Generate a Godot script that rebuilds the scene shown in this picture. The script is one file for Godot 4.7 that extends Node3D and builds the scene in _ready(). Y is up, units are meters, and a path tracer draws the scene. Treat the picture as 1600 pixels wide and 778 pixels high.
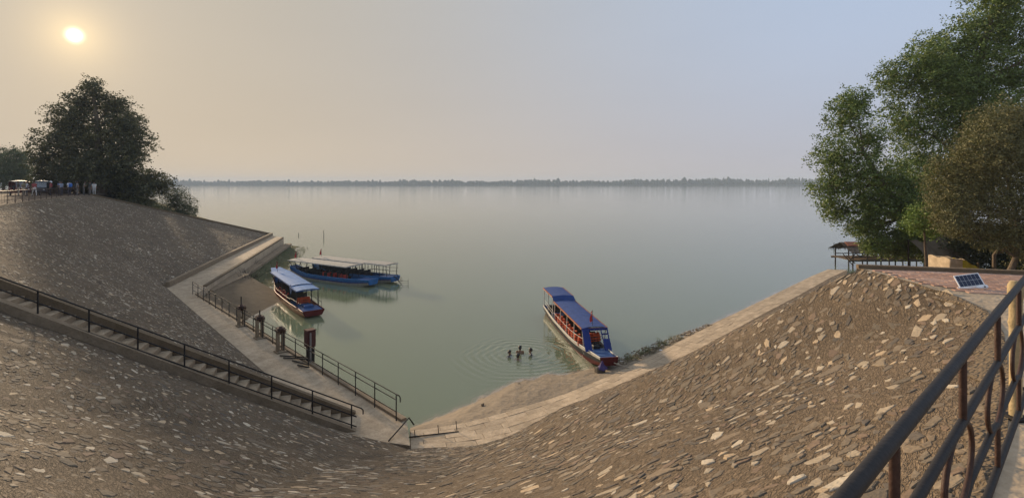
extends Node3D
# A lake below a stone-pitched dam: x is right, y is up, -z is away from the dam. Metres; the water lies at y = 0.

const EYE := 10.0
const CREST := 8.4
var rng := RandomNumberGenerator.new()
var taken := {}
var M := {}
var TX := {}

# ---------------------------------------------------------------- small helpers
func P(x: float, h: float, z: float) -> Vector3:      # z counts metres away from the viewer
	return Vector3(x, h, -z)

func rnd(a: float, b: float) -> float:
	return rng.randf_range(a, b)

func numbered(called: String) -> String:
	var n: int = taken.get(called, 0)
	taken[called] = n + 1
	return called if n == 0 else "%s_%03d" % [called, n]

func tag(o: Node3D, label: String, category: String, group := "") -> Node3D:
	o.set_meta("label", label)
	o.set_meta("category", category)
	if group != "":
		o.set_meta("group", group)
	return o

func thing(called: String, label: String, category: String, at := Vector3.ZERO, turn := 0.0, group := "") -> Node3D:
	var o := Node3D.new()
	o.name = numbered(called)
	add_child(o)
	o.position = at
	o.rotation.y = turn
	tag(o, label, category, group)
	return o

# Collects triangles. Faces are given counter-clockwise as seen from outside.
class Soup:
	var v := PackedVector3Array()
	var i := PackedInt32Array()
	var c := PackedColorArray()
	var tint := Color(1, 1, 1)
	var uv := PackedVector2Array()

	func add(p: Vector3) -> int:
		v.append(p)
		c.append(tint)
		return v.size() - 1

	func tri(a: int, b: int, d: int) -> void:
		i.append(a)
		i.append(d)
		i.append(b)

	func quad(a: int, b: int, d: int, e: int) -> void:
		tri(a, b, d)
		tri(a, d, e)

	func face(a: Vector3, b: Vector3, d: Vector3, e: Vector3) -> void:
		quad(add(a), add(b), add(d), add(e))

	func hexa(p: Array) -> void:                       # eight corners: four below, four above, both counter-clockwise from above
		face(p[4], p[5], p[6], p[7])
		face(p[3], p[2], p[1], p[0])
		for k in 4:
			var n := (k + 1) % 4
			face(p[k], p[n], p[n + 4], p[k + 4])

	func box(at: Vector3, size: Vector3, basis := Basis()) -> void:
		var h := size / 2.0
		var p := []
		for y in [-h.y, h.y]:
			for q in [[-h.x, h.z], [h.x, h.z], [h.x, -h.z], [-h.x, -h.z]]:
				p.append(at + basis * Vector3(q[0], y, q[1]))
		hexa(p)

	# box with its upper and lower rims chamfered
	func slab(at: Vector3, size: Vector3, ch: float, basis := Basis()) -> void:
		var h := size / 2.0
		var rings := []
		for lv in [[-h.y, ch], [-h.y + ch, 0.0], [h.y - ch, 0.0], [h.y, ch]]:
			var r := []
			for q in [[-1, 1], [1, 1], [1, -1], [-1, -1]]:
				r.append(at + basis * Vector3(q[0] * (h.x - lv[1]), lv[0], q[1] * (h.z - lv[1])))
			rings.append(r)
		for k in 3:
			for s in 4:
				var n := (s + 1) % 4
				face(rings[k][s], rings[k][n], rings[k + 1][n], rings[k + 1][s])
		face(rings[3][0], rings[3][1], rings[3][2], rings[3][3])
		face(rings[0][3], rings[0][2], rings[0][1], rings[0][0])

	func beam(a: Vector3, b: Vector3, w: float, h: float) -> void:      # square bar from a to b
		var f := (b - a)
		var l := f.length()
		if l < 1e-5:
			return
		f /= l
		var up := Vector3.UP if absf(f.y) < 0.95 else Vector3.RIGHT
		var side := f.cross(up).normalized()
		up = side.cross(f)
		box((a + b) / 2.0, Vector3(l, h, w), Basis(f, up, side))

	func tube(pts: Array, radii: Array, sides := 8, closed := false) -> void:
		var n := pts.size()
		var first := v.size()
		var ref := Vector3.UP
		if absf((pts[1] - pts[0]).normalized().y) > 0.9:
			ref = Vector3.RIGHT
		for k in n:
			var f: Vector3
			if closed:
				f = (pts[(k + 1) % n] - pts[(k + n - 1) % n]).normalized()
			else:
				f = (pts[mini(k + 1, n - 1)] - pts[maxi(k - 1, 0)]).normalized()
			var s := f.cross(ref).normalized()
			var u := s.cross(f).normalized()
			ref = u
			for a in sides:
				var t := TAU * a / sides
				add(pts[k] + (s * cos(t) + u * sin(t)) * radii[k if radii.size() > 1 else 0])
		for k in (n if closed else n - 1):
			for a in sides:
				var b := (a + 1) % sides
				var k2 := (k + 1) % n
				quad(first + k * sides + a, first + k2 * sides + a, first + k2 * sides + b, first + k * sides + b)
		if not closed:
			var e0 := add(pts[0])
			var e1 := add(pts[n - 1])
			for a in sides:
				var b := (a + 1) % sides
				tri(e0, first + a, first + b)
				tri(e1, first + (n - 1) * sides + b, first + (n - 1) * sides + a)

	# grid of rows x columns of points: counter-clockwise when rows run away and columns run right
	func grid(rows: Array) -> void:
		var first := v.size()
		var w: int = rows[0].size()
		for r in rows:
			for p in r:
				add(p)
		for r in rows.size() - 1:
			for k in w - 1:
				var a := first + r * w + k
				quad(a, a + 1, a + w + 1, a + w)

	func mesh(smooth := false) -> ArrayMesh:
		var a := []
		a.resize(Mesh.ARRAY_MAX)
		a[Mesh.ARRAY_VERTEX] = v
		a[Mesh.ARRAY_INDEX] = i
		a[Mesh.ARRAY_COLOR] = c
		if uv.size() == v.size():
			a[Mesh.ARRAY_TEX_UV] = uv
		if smooth:
			var n := PackedVector3Array()
			n.resize(v.size())
			for t in range(0, i.size(), 3):
				var q := (v[i[t + 2]] - v[i[t]]).cross(v[i[t + 1]] - v[i[t]])
				n[i[t]] += q
				n[i[t + 1]] += q
				n[i[t + 2]] += q
			for t in n.size():
				n[t] = n[t].normalized()
			a[Mesh.ARRAY_NORMAL] = n
		var m := ArrayMesh.new()
		m.add_surface_from_arrays(Mesh.PRIMITIVE_TRIANGLES, a)
		return m

func put(called: String, m: Mesh, mat: Material, parent: Node = null, at := Vector3.ZERO) -> MeshInstance3D:
	var o := MeshInstance3D.new()
	o.mesh = m
	o.material_override = mat
	o.position = at
	if parent == null:
		o.name = numbered(called)
		add_child(o)
	else:
		o.name = called
		parent.add_child(o, true)
	return o

func part(called: String, s: Soup, mat: Material, parent: Node, smooth := false) -> MeshInstance3D:
	return put(called, s.mesh(smooth), mat, parent)

func struct(called: String, s: Soup, mat: Material, smooth := false) -> MeshInstance3D:
	var o := put(called, s.mesh(smooth), mat)
	o.set_meta("kind", "structure")
	return o

func rod(called: String, a: Vector3, b: Vector3, r: float, mat: Material, parent: Node, sides := 8) -> MeshInstance3D:
	var s := Soup.new()
	s.tube([a, b], [r, r], sides)
	return part(called, s, mat, parent, sides > 6)

# ---------------------------------------------------------------- textures and materials
func noise(sd: int, freq: float, oct := 4, cellular := false) -> FastNoiseLite:
	var n := FastNoiseLite.new()
	n.seed = sd
	n.frequency = freq
	n.fractal_octaves = oct
	n.noise_type = FastNoiseLite.TYPE_CELLULAR if cellular else FastNoiseLite.TYPE_SIMPLEX_SMOOTH
	if cellular:
		n.cellular_return_type = FastNoiseLite.RETURN_DISTANCE2_SUB
	return n

func field(sd: int, freq: float, oct := 4, cellular := false, size := 512) -> PackedByteArray:
	var im := noise(sd, freq, oct, cellular).get_seamless_image(size, size)
	im.convert(Image.FORMAT_L8)
	return im.get_data()

func grey(d: PackedByteArray, size := 512) -> ImageTexture:
	return ImageTexture.create_from_image(Image.create_from_data(size, size, false, Image.FORMAT_L8, d))

# colour map: LO to HI (linear values) with the noise A, mottled by B
func ramp(a: PackedByteArray, b: PackedByteArray, lo: Color, hi: Color, power := 1.0, share := 0.5, size := 512) -> ImageTexture:
	var lut := []
	for k in 256:
		lut.append(lo.lerp(hi, pow(k / 255.0, power)).linear_to_srgb())
	var out := PackedByteArray()
	out.resize(size * size * 3)
	for k in size * size:
		var t := int(clampf(a[k] * (1.0 - share) + b[k] * share, 0, 255))
		var q: Color = lut[t]
		out[k * 3] = q.r8
		out[k * 3 + 1] = q.g8
		out[k * 3 + 2] = q.b8
	return ImageTexture.create_from_image(Image.create_from_data(size, size, false, Image.FORMAT_RGB8, out))

func lin(r: float, g: float, b: float) -> Color:
	return Color(r, g, b).linear_to_srgb()

func plain(r: float, g: float, b: float, rough := 0.7, metal := 0.0) -> StandardMaterial3D:
	var m := StandardMaterial3D.new()
	m.albedo_color = lin(r, g, b)
	m.roughness = rough
	m.metallic = metal
	m.cull_mode = BaseMaterial3D.CULL_DISABLED
	return m

# a surface with a world-sized colour map, relief and a coarse mottling on top
func rough_mat(col: Color, tex: Texture2D, metres: float, bump: Texture2D, cm: float, bump_metres: float, coarse: Texture2D = null, coarse_metres := 9.0, rough := 0.92, vcol := false, world := true) -> StandardMaterial3D:
	var m := StandardMaterial3D.new()
	m.albedo_color = col.linear_to_srgb()
	m.albedo_texture = tex
	m.roughness = rough
	m.metallic_specular = 0.35
	m.cull_mode = BaseMaterial3D.CULL_DISABLED
	m.uv1_triplanar = true
	m.uv1_world_triplanar = world
	m.uv1_scale = Vector3.ONE / metres
	if bump:
		m.heightmap_enabled = true
		m.heightmap_texture = bump
		m.heightmap_scale = cm
	if coarse:
		m.detail_enabled = true
		m.detail_albedo = coarse
		m.detail_blend_mode = BaseMaterial3D.BLEND_MODE_MUL
		m.detail_uv_layer = BaseMaterial3D.DETAIL_UV_2
		m.uv2_triplanar = true
		m.uv2_world_triplanar = world
		m.uv2_scale = Vector3.ONE / coarse_metres
	m.vertex_color_use_as_albedo = vcol
	return m

func make_materials() -> void:
	var fine := field(11, 0.035, 5)
	var mid := field(12, 0.012, 4)
	var big := field(13, 0.006, 3)
	var pits := field(14, 0.05, 2, true)
	TX.fine = grey(fine)
	TX.mid = grey(mid)
	TX.pits = grey(pits)
	var rubble := fine.duplicate()
	for k in rubble.size():
		rubble[k] = int(fine[k] * 0.45 + minf(255.0, pits[k] * 1.6) * 0.55)
	TX.rubble = grey(rubble)
	# courses of rough stone bedded in mortar: thin gaps between flat, drawn-out faces
	var n1 := field(21, 0.016, 4, false, 1024)
	var n2 := field(22, 0.05, 3, false, 1024)
	var n3 := field(23, 0.03, 2, true, 1024)
	var bed := n1.duplicate()
	for k in bed.size():
		var gap1 := absf(n1[k] - 128.0) / 9.0
		var gap2 := absf(n2[k] - 120.0) / 16.0
		var gap3: float = n3[k] / 60.0
		var crack := minf(1.0, minf(minf(gap1, gap2 + 0.35), gap3 + 0.2))
		bed[k] = int(clampf(crack * (150.0 + n2[k] * 0.3 + (n1[k] - 128.0) * 0.35), 0, 255))
	TX.bed = grey(bed, 1024)
	TX.bed_color = ramp(bed, n2, Color(0.13, 0.11, 0.085), Color(0.66, 0.55, 0.42), 1.15, 0.25, 1024)
	TX.mottle = ramp(mid, big, Color(0.55, 0.53, 0.5), Color(1.3, 1.27, 1.22).clamp(), 0.9, 0.5)
	TX.stain = ramp(mid, big, Color(0.42, 0.4, 0.38), Color(1, 1, 1), 0.75, 0.6)
	TX.mortar = ramp(fine, pits, Color(0.13, 0.115, 0.095), Color(0.66, 0.57, 0.45), 1.2, 0.35)
	TX.stone = ramp(fine, mid, Color(0.5, 0.47, 0.42), Color(1, 0.97, 0.92), 0.9, 0.3)
	var worn := fine.duplicate()
	var vein := field(25, 0.007, 3)
	var vein2 := field(26, 0.011, 3)
	for k in worn.size():
		var line := minf(absf(vein[k] - 128.0) / 2.2, absf(vein2[k] - 118.0) / 1.6 + (0.0 if mid[k] > 120 else 1.0))
		worn[k] = int(fine[k] * clampf(line, 0.15, 1.0))
	TX.concrete = ramp(worn, mid, Color(0.44, 0.345, 0.24), Color(0.78, 0.63, 0.455), 1.0, 0.55)
	TX.sand = ramp(fine, mid, Color(0.34, 0.275, 0.2), Color(0.62, 0.51, 0.38), 1.0, 0.6)
	TX.soil = ramp(fine, mid, Color(0.2, 0.14, 0.09), Color(0.5, 0.38, 0.26), 1.0, 0.5)
	TX.rust = ramp(fine, mid, Color(0.3, 0.3, 0.3), Color(1, 1, 1), 1.1, 0.6)
	TX.grass = ramp(fine, pits, Color(0.06, 0.07, 0.03), Color(0.3, 0.29, 0.14), 1.0, 0.4)
	TX.paint = ramp(fine, big, Color(0.42, 0.4, 0.37), Color(1, 1, 1), 0.5, 0.5)
	M.mortar = rough_mat(Color(0.6, 0.53, 0.45), TX.mortar, 1.6, TX.rubble, 9.0, 1.6, TX.mottle, 7.0)
	M.bedded = rough_mat(Color(0.5, 0.44, 0.37), TX.bed_color, 1.0, TX.bed, 2.6, 1.0, TX.stain, 5.5)
	M.bedded.uv1_triplanar = false
	M.bedded.uv1_world_triplanar = false
	M.bedded.uv1_scale = Vector3(1.0 / 4.4, 1.0 / 1.7, 1)
	M.stones = rough_mat(Color(1, 1, 1), TX.stone, 0.9, TX.fine, 1.2, 0.9, TX.stain, 5.5, 0.88, true)
	M.concrete = rough_mat(Color(0.85, 0.83, 0.8), TX.concrete, 2.2, TX.fine, 1.2, 2.2, TX.mottle, 6.0)
	M.old_concrete = rough_mat(Color(0.5, 0.47, 0.43), TX.concrete, 1.7, TX.fine, 1.6, 1.7, TX.mottle, 4.0)
	M.dark_concrete = rough_mat(Color(0.32, 0.29, 0.25), TX.concrete, 1.9, TX.fine, 1.4, 1.9, TX.mottle, 5.0)
	M.sand = rough_mat(Color(0.6, 0.58, 0.55), TX.sand, 2.4, TX.mid, 4.0, 2.4, TX.mottle, 3.5)
	M.soil = rough_mat(Color(0.72, 0.7, 0.68), TX.soil, 2.0, TX.fine, 4.0, 2.0, TX.mottle, 8.0)
	M.bed = rough_mat(Color(0.55, 0.5, 0.42), TX.sand, 2.0, null, 0.0, 2.0, TX.mottle, 5.0)
	M.turf = rough_mat(Color(0.7, 0.7, 0.65), TX.grass, 1.2, TX.fine, 6.0, 1.2, TX.mottle, 5.0)
	M.iron = rough_mat(Color(0.03, 0.024, 0.021), TX.rust, 0.35, TX.fine, 0.1, 0.35, null, 9.0, 0.6)
	M.rust = rough_mat(Color(0.085, 0.042, 0.028), TX.rust, 0.25, TX.fine, 0.15, 0.25, null, 9.0, 0.6)
	M.rust_red = rough_mat(Color(0.13, 0.045, 0.035), TX.rust, 0.6, TX.fine, 0.2, 0.6, null, 9.0, 0.7)
	M.bark = rough_mat(Color(0.36, 0.275, 0.195), TX.rust, 0.6, TX.fine, 5.0, 0.6, TX.mottle, 2.0)
	M.bark_pale = rough_mat(Color(0.4, 0.31, 0.23), TX.rust, 0.5, TX.fine, 4.0, 0.5, TX.mottle, 2.0)
	M.cream_post = rough_mat(Color(0.6, 0.46, 0.25), TX.paint, 0.5, TX.fine, 0.3, 0.5, TX.mottle, 0.8, 0.7)
	M.thatch = rough_mat(Color(0.3, 0.22, 0.15), TX.rust, 0.7, TX.fine, 5.0, 0.7, TX.mottle, 2.0)
	M.slabs = []
	for k in 4:
		var q: float = [0.8, 0.88, 0.95, 1.0][k]
		M.slabs.append(rough_mat(Color(q, q * 0.965, q * 0.92), TX.concrete, 1.3 + k * 0.3, TX.fine, 1.6, 1.3, TX.mottle, 4.0))
	M.steps = []
	for k in 3:
		var q3: float = [0.6, 0.66, 0.73][k]
		M.steps.append(rough_mat(Color(q3, q3 * 0.95, q3 * 0.88), TX.concrete, 1.1 + k * 0.3, TX.fine, 1.6, 1.1, TX.stain, 2.6))
	M.bricks = []
	for k in 4:
		var q2: Color = [Color(0.6, 0.36, 0.26), Color(0.66, 0.41, 0.3), Color(0.56, 0.34, 0.25), Color(0.64, 0.43, 0.33)][k]
		M.bricks.append(rough_mat(q2, TX.paint, 0.5, TX.fine, 0.5, 0.3, TX.mottle, 2.5))
	M.single = []
	for k in STONE_TONES.size():
		M.single.append(rough_mat(STONE_TONES[k], TX.stone, 0.9, TX.fine, 1.2, 0.9, TX.stain, 5.5))
	var painted := {"white": [0.62, 0.6, 0.56, 0.55], "dull_white": [0.6, 0.55, 0.47, 0.6], "blue": [0.02, 0.045, 0.26, 0.45], "sky_blue": [0.1, 0.28, 0.62, 0.7],
		"hull_blue": [0.03, 0.16, 0.42, 0.5], "deck_blue": [0.07, 0.15, 0.36, 0.5], "roof_blue": [0.06, 0.115, 0.34, 0.7], "tarp_blue": [0.015, 0.06, 0.26, 0.6], "orange_trim": [0.42, 0.13, 0.05, 0.55],
		"salmon": [0.6, 0.28, 0.15, 0.55], "red": [0.22, 0.022, 0.018, 0.5], "dark_red": [0.13, 0.015, 0.014, 0.5], "hull_dark": [0.02, 0.025, 0.035, 0.5], "grey_hull": [0.4, 0.37, 0.32, 0.6],
		"wood": [0.2, 0.14, 0.085, 0.8], "dark_wood": [0.06, 0.045, 0.03, 0.85], "pale_wood": [0.5, 0.43, 0.33, 0.8], "grey_tarp": [0.27, 0.205, 0.14, 0.9], "beige_tarp": [0.7, 0.56, 0.4, 0.8], "yellow_tarp": [0.62, 0.5, 0.05, 0.7]}
	for k in painted:
		var d: Array = painted[k]
		M[k] = rough_mat(Color(d[0], d[1], d[2]), TX.paint, 1.1, TX.fine, 0.25, 1.1, TX.mottle, 1.7, d[3], false, false)
		M[k].metallic_specular = 0.3
	M.vest = plain(0.62, 0.1, 0.025, 0.75)
	M.vest_red = plain(0.5, 0.045, 0.03, 0.75)
	M.strap = plain(0.02, 0.02, 0.022, 0.8)
	M.black = plain(0.012, 0.012, 0.013, 0.5)
	M.rubber = plain(0.018, 0.018, 0.018, 0.85)
	M.body = plain(1, 1, 1, 0.8)
	M.body.vertex_color_use_as_albedo = true
	M.hair = plain(0.012, 0.01, 0.009, 0.6)
	M.metal = plain(0.3, 0.3, 0.3, 0.4, 0.7)
	M.glass = plain(0.6, 0.65, 0.65, 0.05)
	M.glass.albedo_color.a = 0.12
	M.glass.transparency = BaseMaterial3D.TRANSPARENCY_ALPHA
	M.leaf = plain(1, 1, 1, 0.6)
	M.leaf.vertex_color_use_as_albedo = true
	M.leaf.backlight_enabled = true
	M.leaf.backlight = Color(0.5, 0.55, 0.3)
	M.far_leaf = plain(1, 1, 1, 0.9)
	M.far_leaf.vertex_color_use_as_albedo = true
	M.far_land = plain(0.05, 0.055, 0.035, 0.95)
	M.cell = plain(0.012, 0.017, 0.045, 0.18)
	M.panel_white = plain(0.75, 0.75, 0.75, 0.45)
	M.flag_red = plain(0.4, 0.03, 0.03, 0.8)
	M.cloth_purple = plain(0.045, 0.028, 0.11, 0.85)

# tones of the pitching stones, linear; the paler ones are rarer
const STONE_TONES := [Color(0.27, 0.222, 0.168), Color(0.305, 0.252, 0.19), Color(0.23, 0.196, 0.155), Color(0.335, 0.267, 0.195), Color(0.3, 0.222, 0.165),
	Color(0.64, 0.555, 0.435), Color(0.78, 0.69, 0.555), Color(0.55, 0.465, 0.355), Color(0.7, 0.55, 0.38), Color(0.19, 0.165, 0.14), Color(0.4, 0.33, 0.245)]

# ---------------------------------------------------------------- the order of building
func _ready() -> void:
	rng.seed = 20240
	make_camera()
	make_sky()
	make_sun()
	make_materials()
	# the large structure
	make_lake()
	make_crest()
	make_slope()
	make_walkway()
	make_path_and_beach()
	make_landing_ramp()
	make_banks()
	make_far_shore()
	# things
	make_stairs()
	make_railings()
	make_winches()
	make_boats()
	make_trees()
	make_people()
	make_vehicles()
	make_hut()
	make_plaza_things()
	make_small_things()

func make_camera() -> void:
	var c := Camera3D.new()
	c.name = "camera"
	c.projection = Camera3D.PROJECTION_FRUSTUM
	c.near = 0.1
	c.far = 6000.0
	c.size = 0.1 * 778.0 / 800.0
	c.frustum_offset = Vector2(0, -0.1 * 104.5 / 800.0)
	c.position = Vector3(0, EYE, 0)
	add_child(c)
	c.current = true

const SUN_TO := Vector3(-0.6354, 0.2129, -0.7421)

func make_sky() -> void:
	var w := 2048
	var h := 1024
	var n := noise(5, 1.1, 3)
	var out := PackedFloat32Array()
	out.resize(w * h * 3)
	var low_warm := Color(0.54, 0.445, 0.335)
	var low_cool := Color(0.42, 0.415, 0.455)
	var high_warm := Color(0.44, 0.41, 0.36)
	var high_cool := Color(0.39, 0.48, 0.635)
	var sun_az := atan2(SUN_TO.x, -SUN_TO.z)
	for y in h:
		var e := PI / 2 - (y + 0.5) / h * PI
		var up := clampf(e / 0.42, 0.0, 1.0)
		up = up * (2.0 - up)
		for x in w:
			var az := (x + 0.5) / w * TAU                   # 0 looks along -z
			var d := Vector3(sin(az) * cos(e), sin(e), -cos(az) * cos(e))
			var gap := absf(wrapf(az - sun_az, -PI, PI))
			var t := clampf((gap - 0.15) / 1.35, 0.0, 1.0)
			t = t * t * (3.0 - 2.0 * t)
			var lo := low_warm.lerp(low_cool, t)
			var hi := high_warm.lerp(high_cool, t)
			var q := lo.lerp(hi, up)
			q *= 1.0 + 0.035 * n.get_noise_3d(d.x * 1.2, d.y * 5.0, d.z * 1.2)
			var a := d.angle_to(SUN_TO)
			var wide := exp(-a / 0.20)
			var near := exp(-pow(a / 0.034, 1.15))
			var core := pow(1.0 - smoothstep(0.0, 0.0155, a), 1.5)
			var k := (y * w + x) * 3
			out[k] = q.r + 0.15 * wide + 0.5 * near + 2.4 * core
			out[k + 1] = q.g + 0.095 * wide + 0.34 * near + 2.2 * core
			out[k + 2] = q.b + 0.03 * wide + 0.13 * near + 1.7 * core
	var pan := PanoramaSkyMaterial.new()
	pan.panorama = ImageTexture.create_from_image(Image.create_from_data(w, h, false, Image.FORMAT_RGBF, out.to_byte_array()))
	var sky := Sky.new()
	sky.sky_material = pan
	var e2 := Environment.new()
	e2.background_mode = Environment.BG_SKY
	e2.sky = sky
	e2.tonemap_mode = Environment.TONE_MAPPER_LINEAR
	e2.tonemap_exposure = 1.15
	e2.fog_enabled = true
	e2.fog_density = 0.00034
	e2.fog_light_color = Color(0.76, 0.82, 0.88)
	e2.sdfgi_enabled = true
	e2.ssao_enabled = true
	e2.ssil_enabled = true
	var we := WorldEnvironment.new()
	we.name = "world"
	we.environment = e2
	add_child(we)

func make_sun() -> void:
	var s := DirectionalLight3D.new()
	s.name = "sun"
	s.light_energy = 1.6
	s.light_color = Color(1.0, 0.89, 0.74)
	s.light_angular_distance = 2.5
	s.shadow_enabled = true
	add_child(s)
	s.look_at_from_position(SUN_TO * 200.0, Vector3.ZERO)

# ---------------------------------------------------------------- plan of the dam: crest edge K and toe T, (x, z, height)
const K := [[-51.5, 62.4], [-47.7, 54.5], [-41.6, 45.0], [-33.0, 32.0], [-24.0, 21.0], [-18.9, 14.8], [-18.3, 13.2], [-11.0, 5.0], [-4.5, 0.9], [-1.2, 0.5],
	[1.0, 1.3], [2.0, 2.2], [3.0, 3.1], [3.9, 4.0], [5.2, 5.4], [5.9, 6.35], [6.2, 7.1], [6.27, 7.7], [6.3, 8.3], [6.33, 8.8], [6.36, 9.2], [6.38, 9.45]]
const T := [[-38.38, 81.44, 1.5], [-31.66, 55.06, 1.5], [-27.98, 41.34, 1.5], [-20.0, 32.62, 1.5], [-12.5, 24.43, 1.5], [-7.65, 19.13, 1.5], [-5.89, 17.46, 1.5], [-4.07, 16.71, 1.5], [-3.3, 16.52, 1.38], [-1.27, 16.97, 1.25],
	[0.0, 17.68, 1.15], [1.0, 18.42, 1.08], [2.0, 19.32, 1.01], [3.05, 20.37, 0.95], [4.4, 21.76, 0.9], [5.8, 23.2, 0.85], [9.54, 27.27, 0.78], [12.73, 30.87, 0.72], [18.47, 36.94, 0.65], [23.97, 42.61, 0.6], [31.65, 50.64, 0.6], [35.89, 54.69, 0.6]]
# inner edge of the paved path (it lies on the toe)
const I := [[-3.3, 16.52, 1.38], [-1.27, 16.97, 1.25], [0.0, 17.68, 1.15], [1.4, 18.78, 1.05], [3.05, 20.37, 0.95], [5.8, 23.2, 0.85], [9.54, 27.27, 0.78], [12.73, 30.87, 0.72], [18.47, 36.94, 0.65], [23.97, 42.61, 0.6], [31.65, 50.64, 0.6], [35.89, 54.69, 0.6]]
# outer edge of the paved path and the waterline, for the sections 8 to 19
const O := [[-3.6, 18.05, 1.22], [-1.84, 19.07, 1.0], [-0.6, 20.1, 0.86], [0.4, 21.0, 0.75], [2.0, 22.4, 0.6], [4.6, 24.9, 0.5], [8.2, 28.6, 0.47], [11.45, 32.15, 0.45], [17.2, 38.2, 0.45], [22.7, 43.9, 0.45], [30.4, 51.9, 0.45], [34.6, 56.0, 0.45]]
const W := [[-4.1, 20.6], [-2.6, 22.2], [-1.4, 23.6], [0.16, 25.5], [2.1, 26.5], [5.0, 27.6], [7.9, 30.1], [10.9, 32.9], [16.8, 38.6], [22.35, 44.25], [30.1, 52.2], [34.3, 56.3]]

func kp(u: float) -> Vector3:
	var n := mini(int(u), K.size() - 2)
	var f := u - n
	return P(lerpf(K[n][0], K[n + 1][0], f), CREST, lerpf(K[n][1], K[n + 1][1], f))

func tp(u: float) -> Vector3:
	var n := mini(int(u), T.size() - 2)
	var f := u - n
	return P(lerpf(T[n][0], T[n + 1][0], f), lerpf(T[n][2], T[n + 1][2], f), lerpf(T[n][1], T[n + 1][1], f))

func gap(p: Vector2, line: Array) -> float:
	var best := 1e9
	for k in line.size() - 1:
		var a := Vector2(line[k][0], line[k][1])
		var q := Vector2(line[k + 1][0], line[k + 1][1])
		best = minf(best, p.distance_squared_to(Geometry2D.get_closest_point_to_segment(p, a, q)))
	return sqrt(best)

# the face of the dam, laid out once: fall lines from crest to toe; round the terrace corner its height follows the distances to crest and toe
const VN := 60
const UN := 20
var face_grid := []

func lay_face() -> void:
	var bump := noise(40, 0.55, 3)
	for k in (K.size() - 1) * UN + 1:
		var u := float(k) / UN
		var a := kp(u)
		var b := tp(u)
		var col := PackedVector3Array()
		var bend := smoothstep(14.5, 16.5, u)
		var ahead := P(lerpf(a.x, b.x, 0.03), 0, maxf(-a.z + 1.0, 12.5))
		var even := smoothstep(8.0, 11.0, u)
		for n in VN + 1:
			var v := float(n) / VN
			var p := a.lerp(b, v)
			if bend > 0:
				var q := a.lerp(ahead, v).lerp(ahead.lerp(b, v), v)
				p.x = lerpf(p.x, q.x, bend)
				p.z = lerpf(p.z, q.z, bend)
			if even > 0 and n > 0:
				var at := Vector2(p.x, -p.z)
				var dk := gap(at, K)
				var dt := gap(at, T)
				p.y = lerpf(p.y, lerpf(CREST, b.y, dk / maxf(dk + dt, 1e-4)), even)
			p.y += bump.get_noise_3d(p.x, p.y, p.z) * 0.05 * minf(1.0, minf(n, VN - n) / 2.0)
			col.append(p)
		face_grid.append(col)

func on_slope(u: float, v: float) -> Vector3:
	if face_grid.is_empty():
		lay_face()
	var fu := clampf(u * UN, 0, face_grid.size() - 1.0001)
	var fv := clampf(v * VN, 0, VN - 0.0001)
	var i := int(fu)
	var j := int(fv)
	var x: Vector3 = face_grid[i][j].lerp(face_grid[i][j + 1], fv - j)
	return x.lerp(face_grid[i + 1][j].lerp(face_grid[i + 1][j + 1], fv - j), fu - i)

# ---------------------------------------------------------------- the lake: a clear surface over murky water that hides its bed
const SWIM := [[-0.15, 29.5], [0.47, 30.05], [1.08, 29.75], [0.33, 28.95]]

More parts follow.
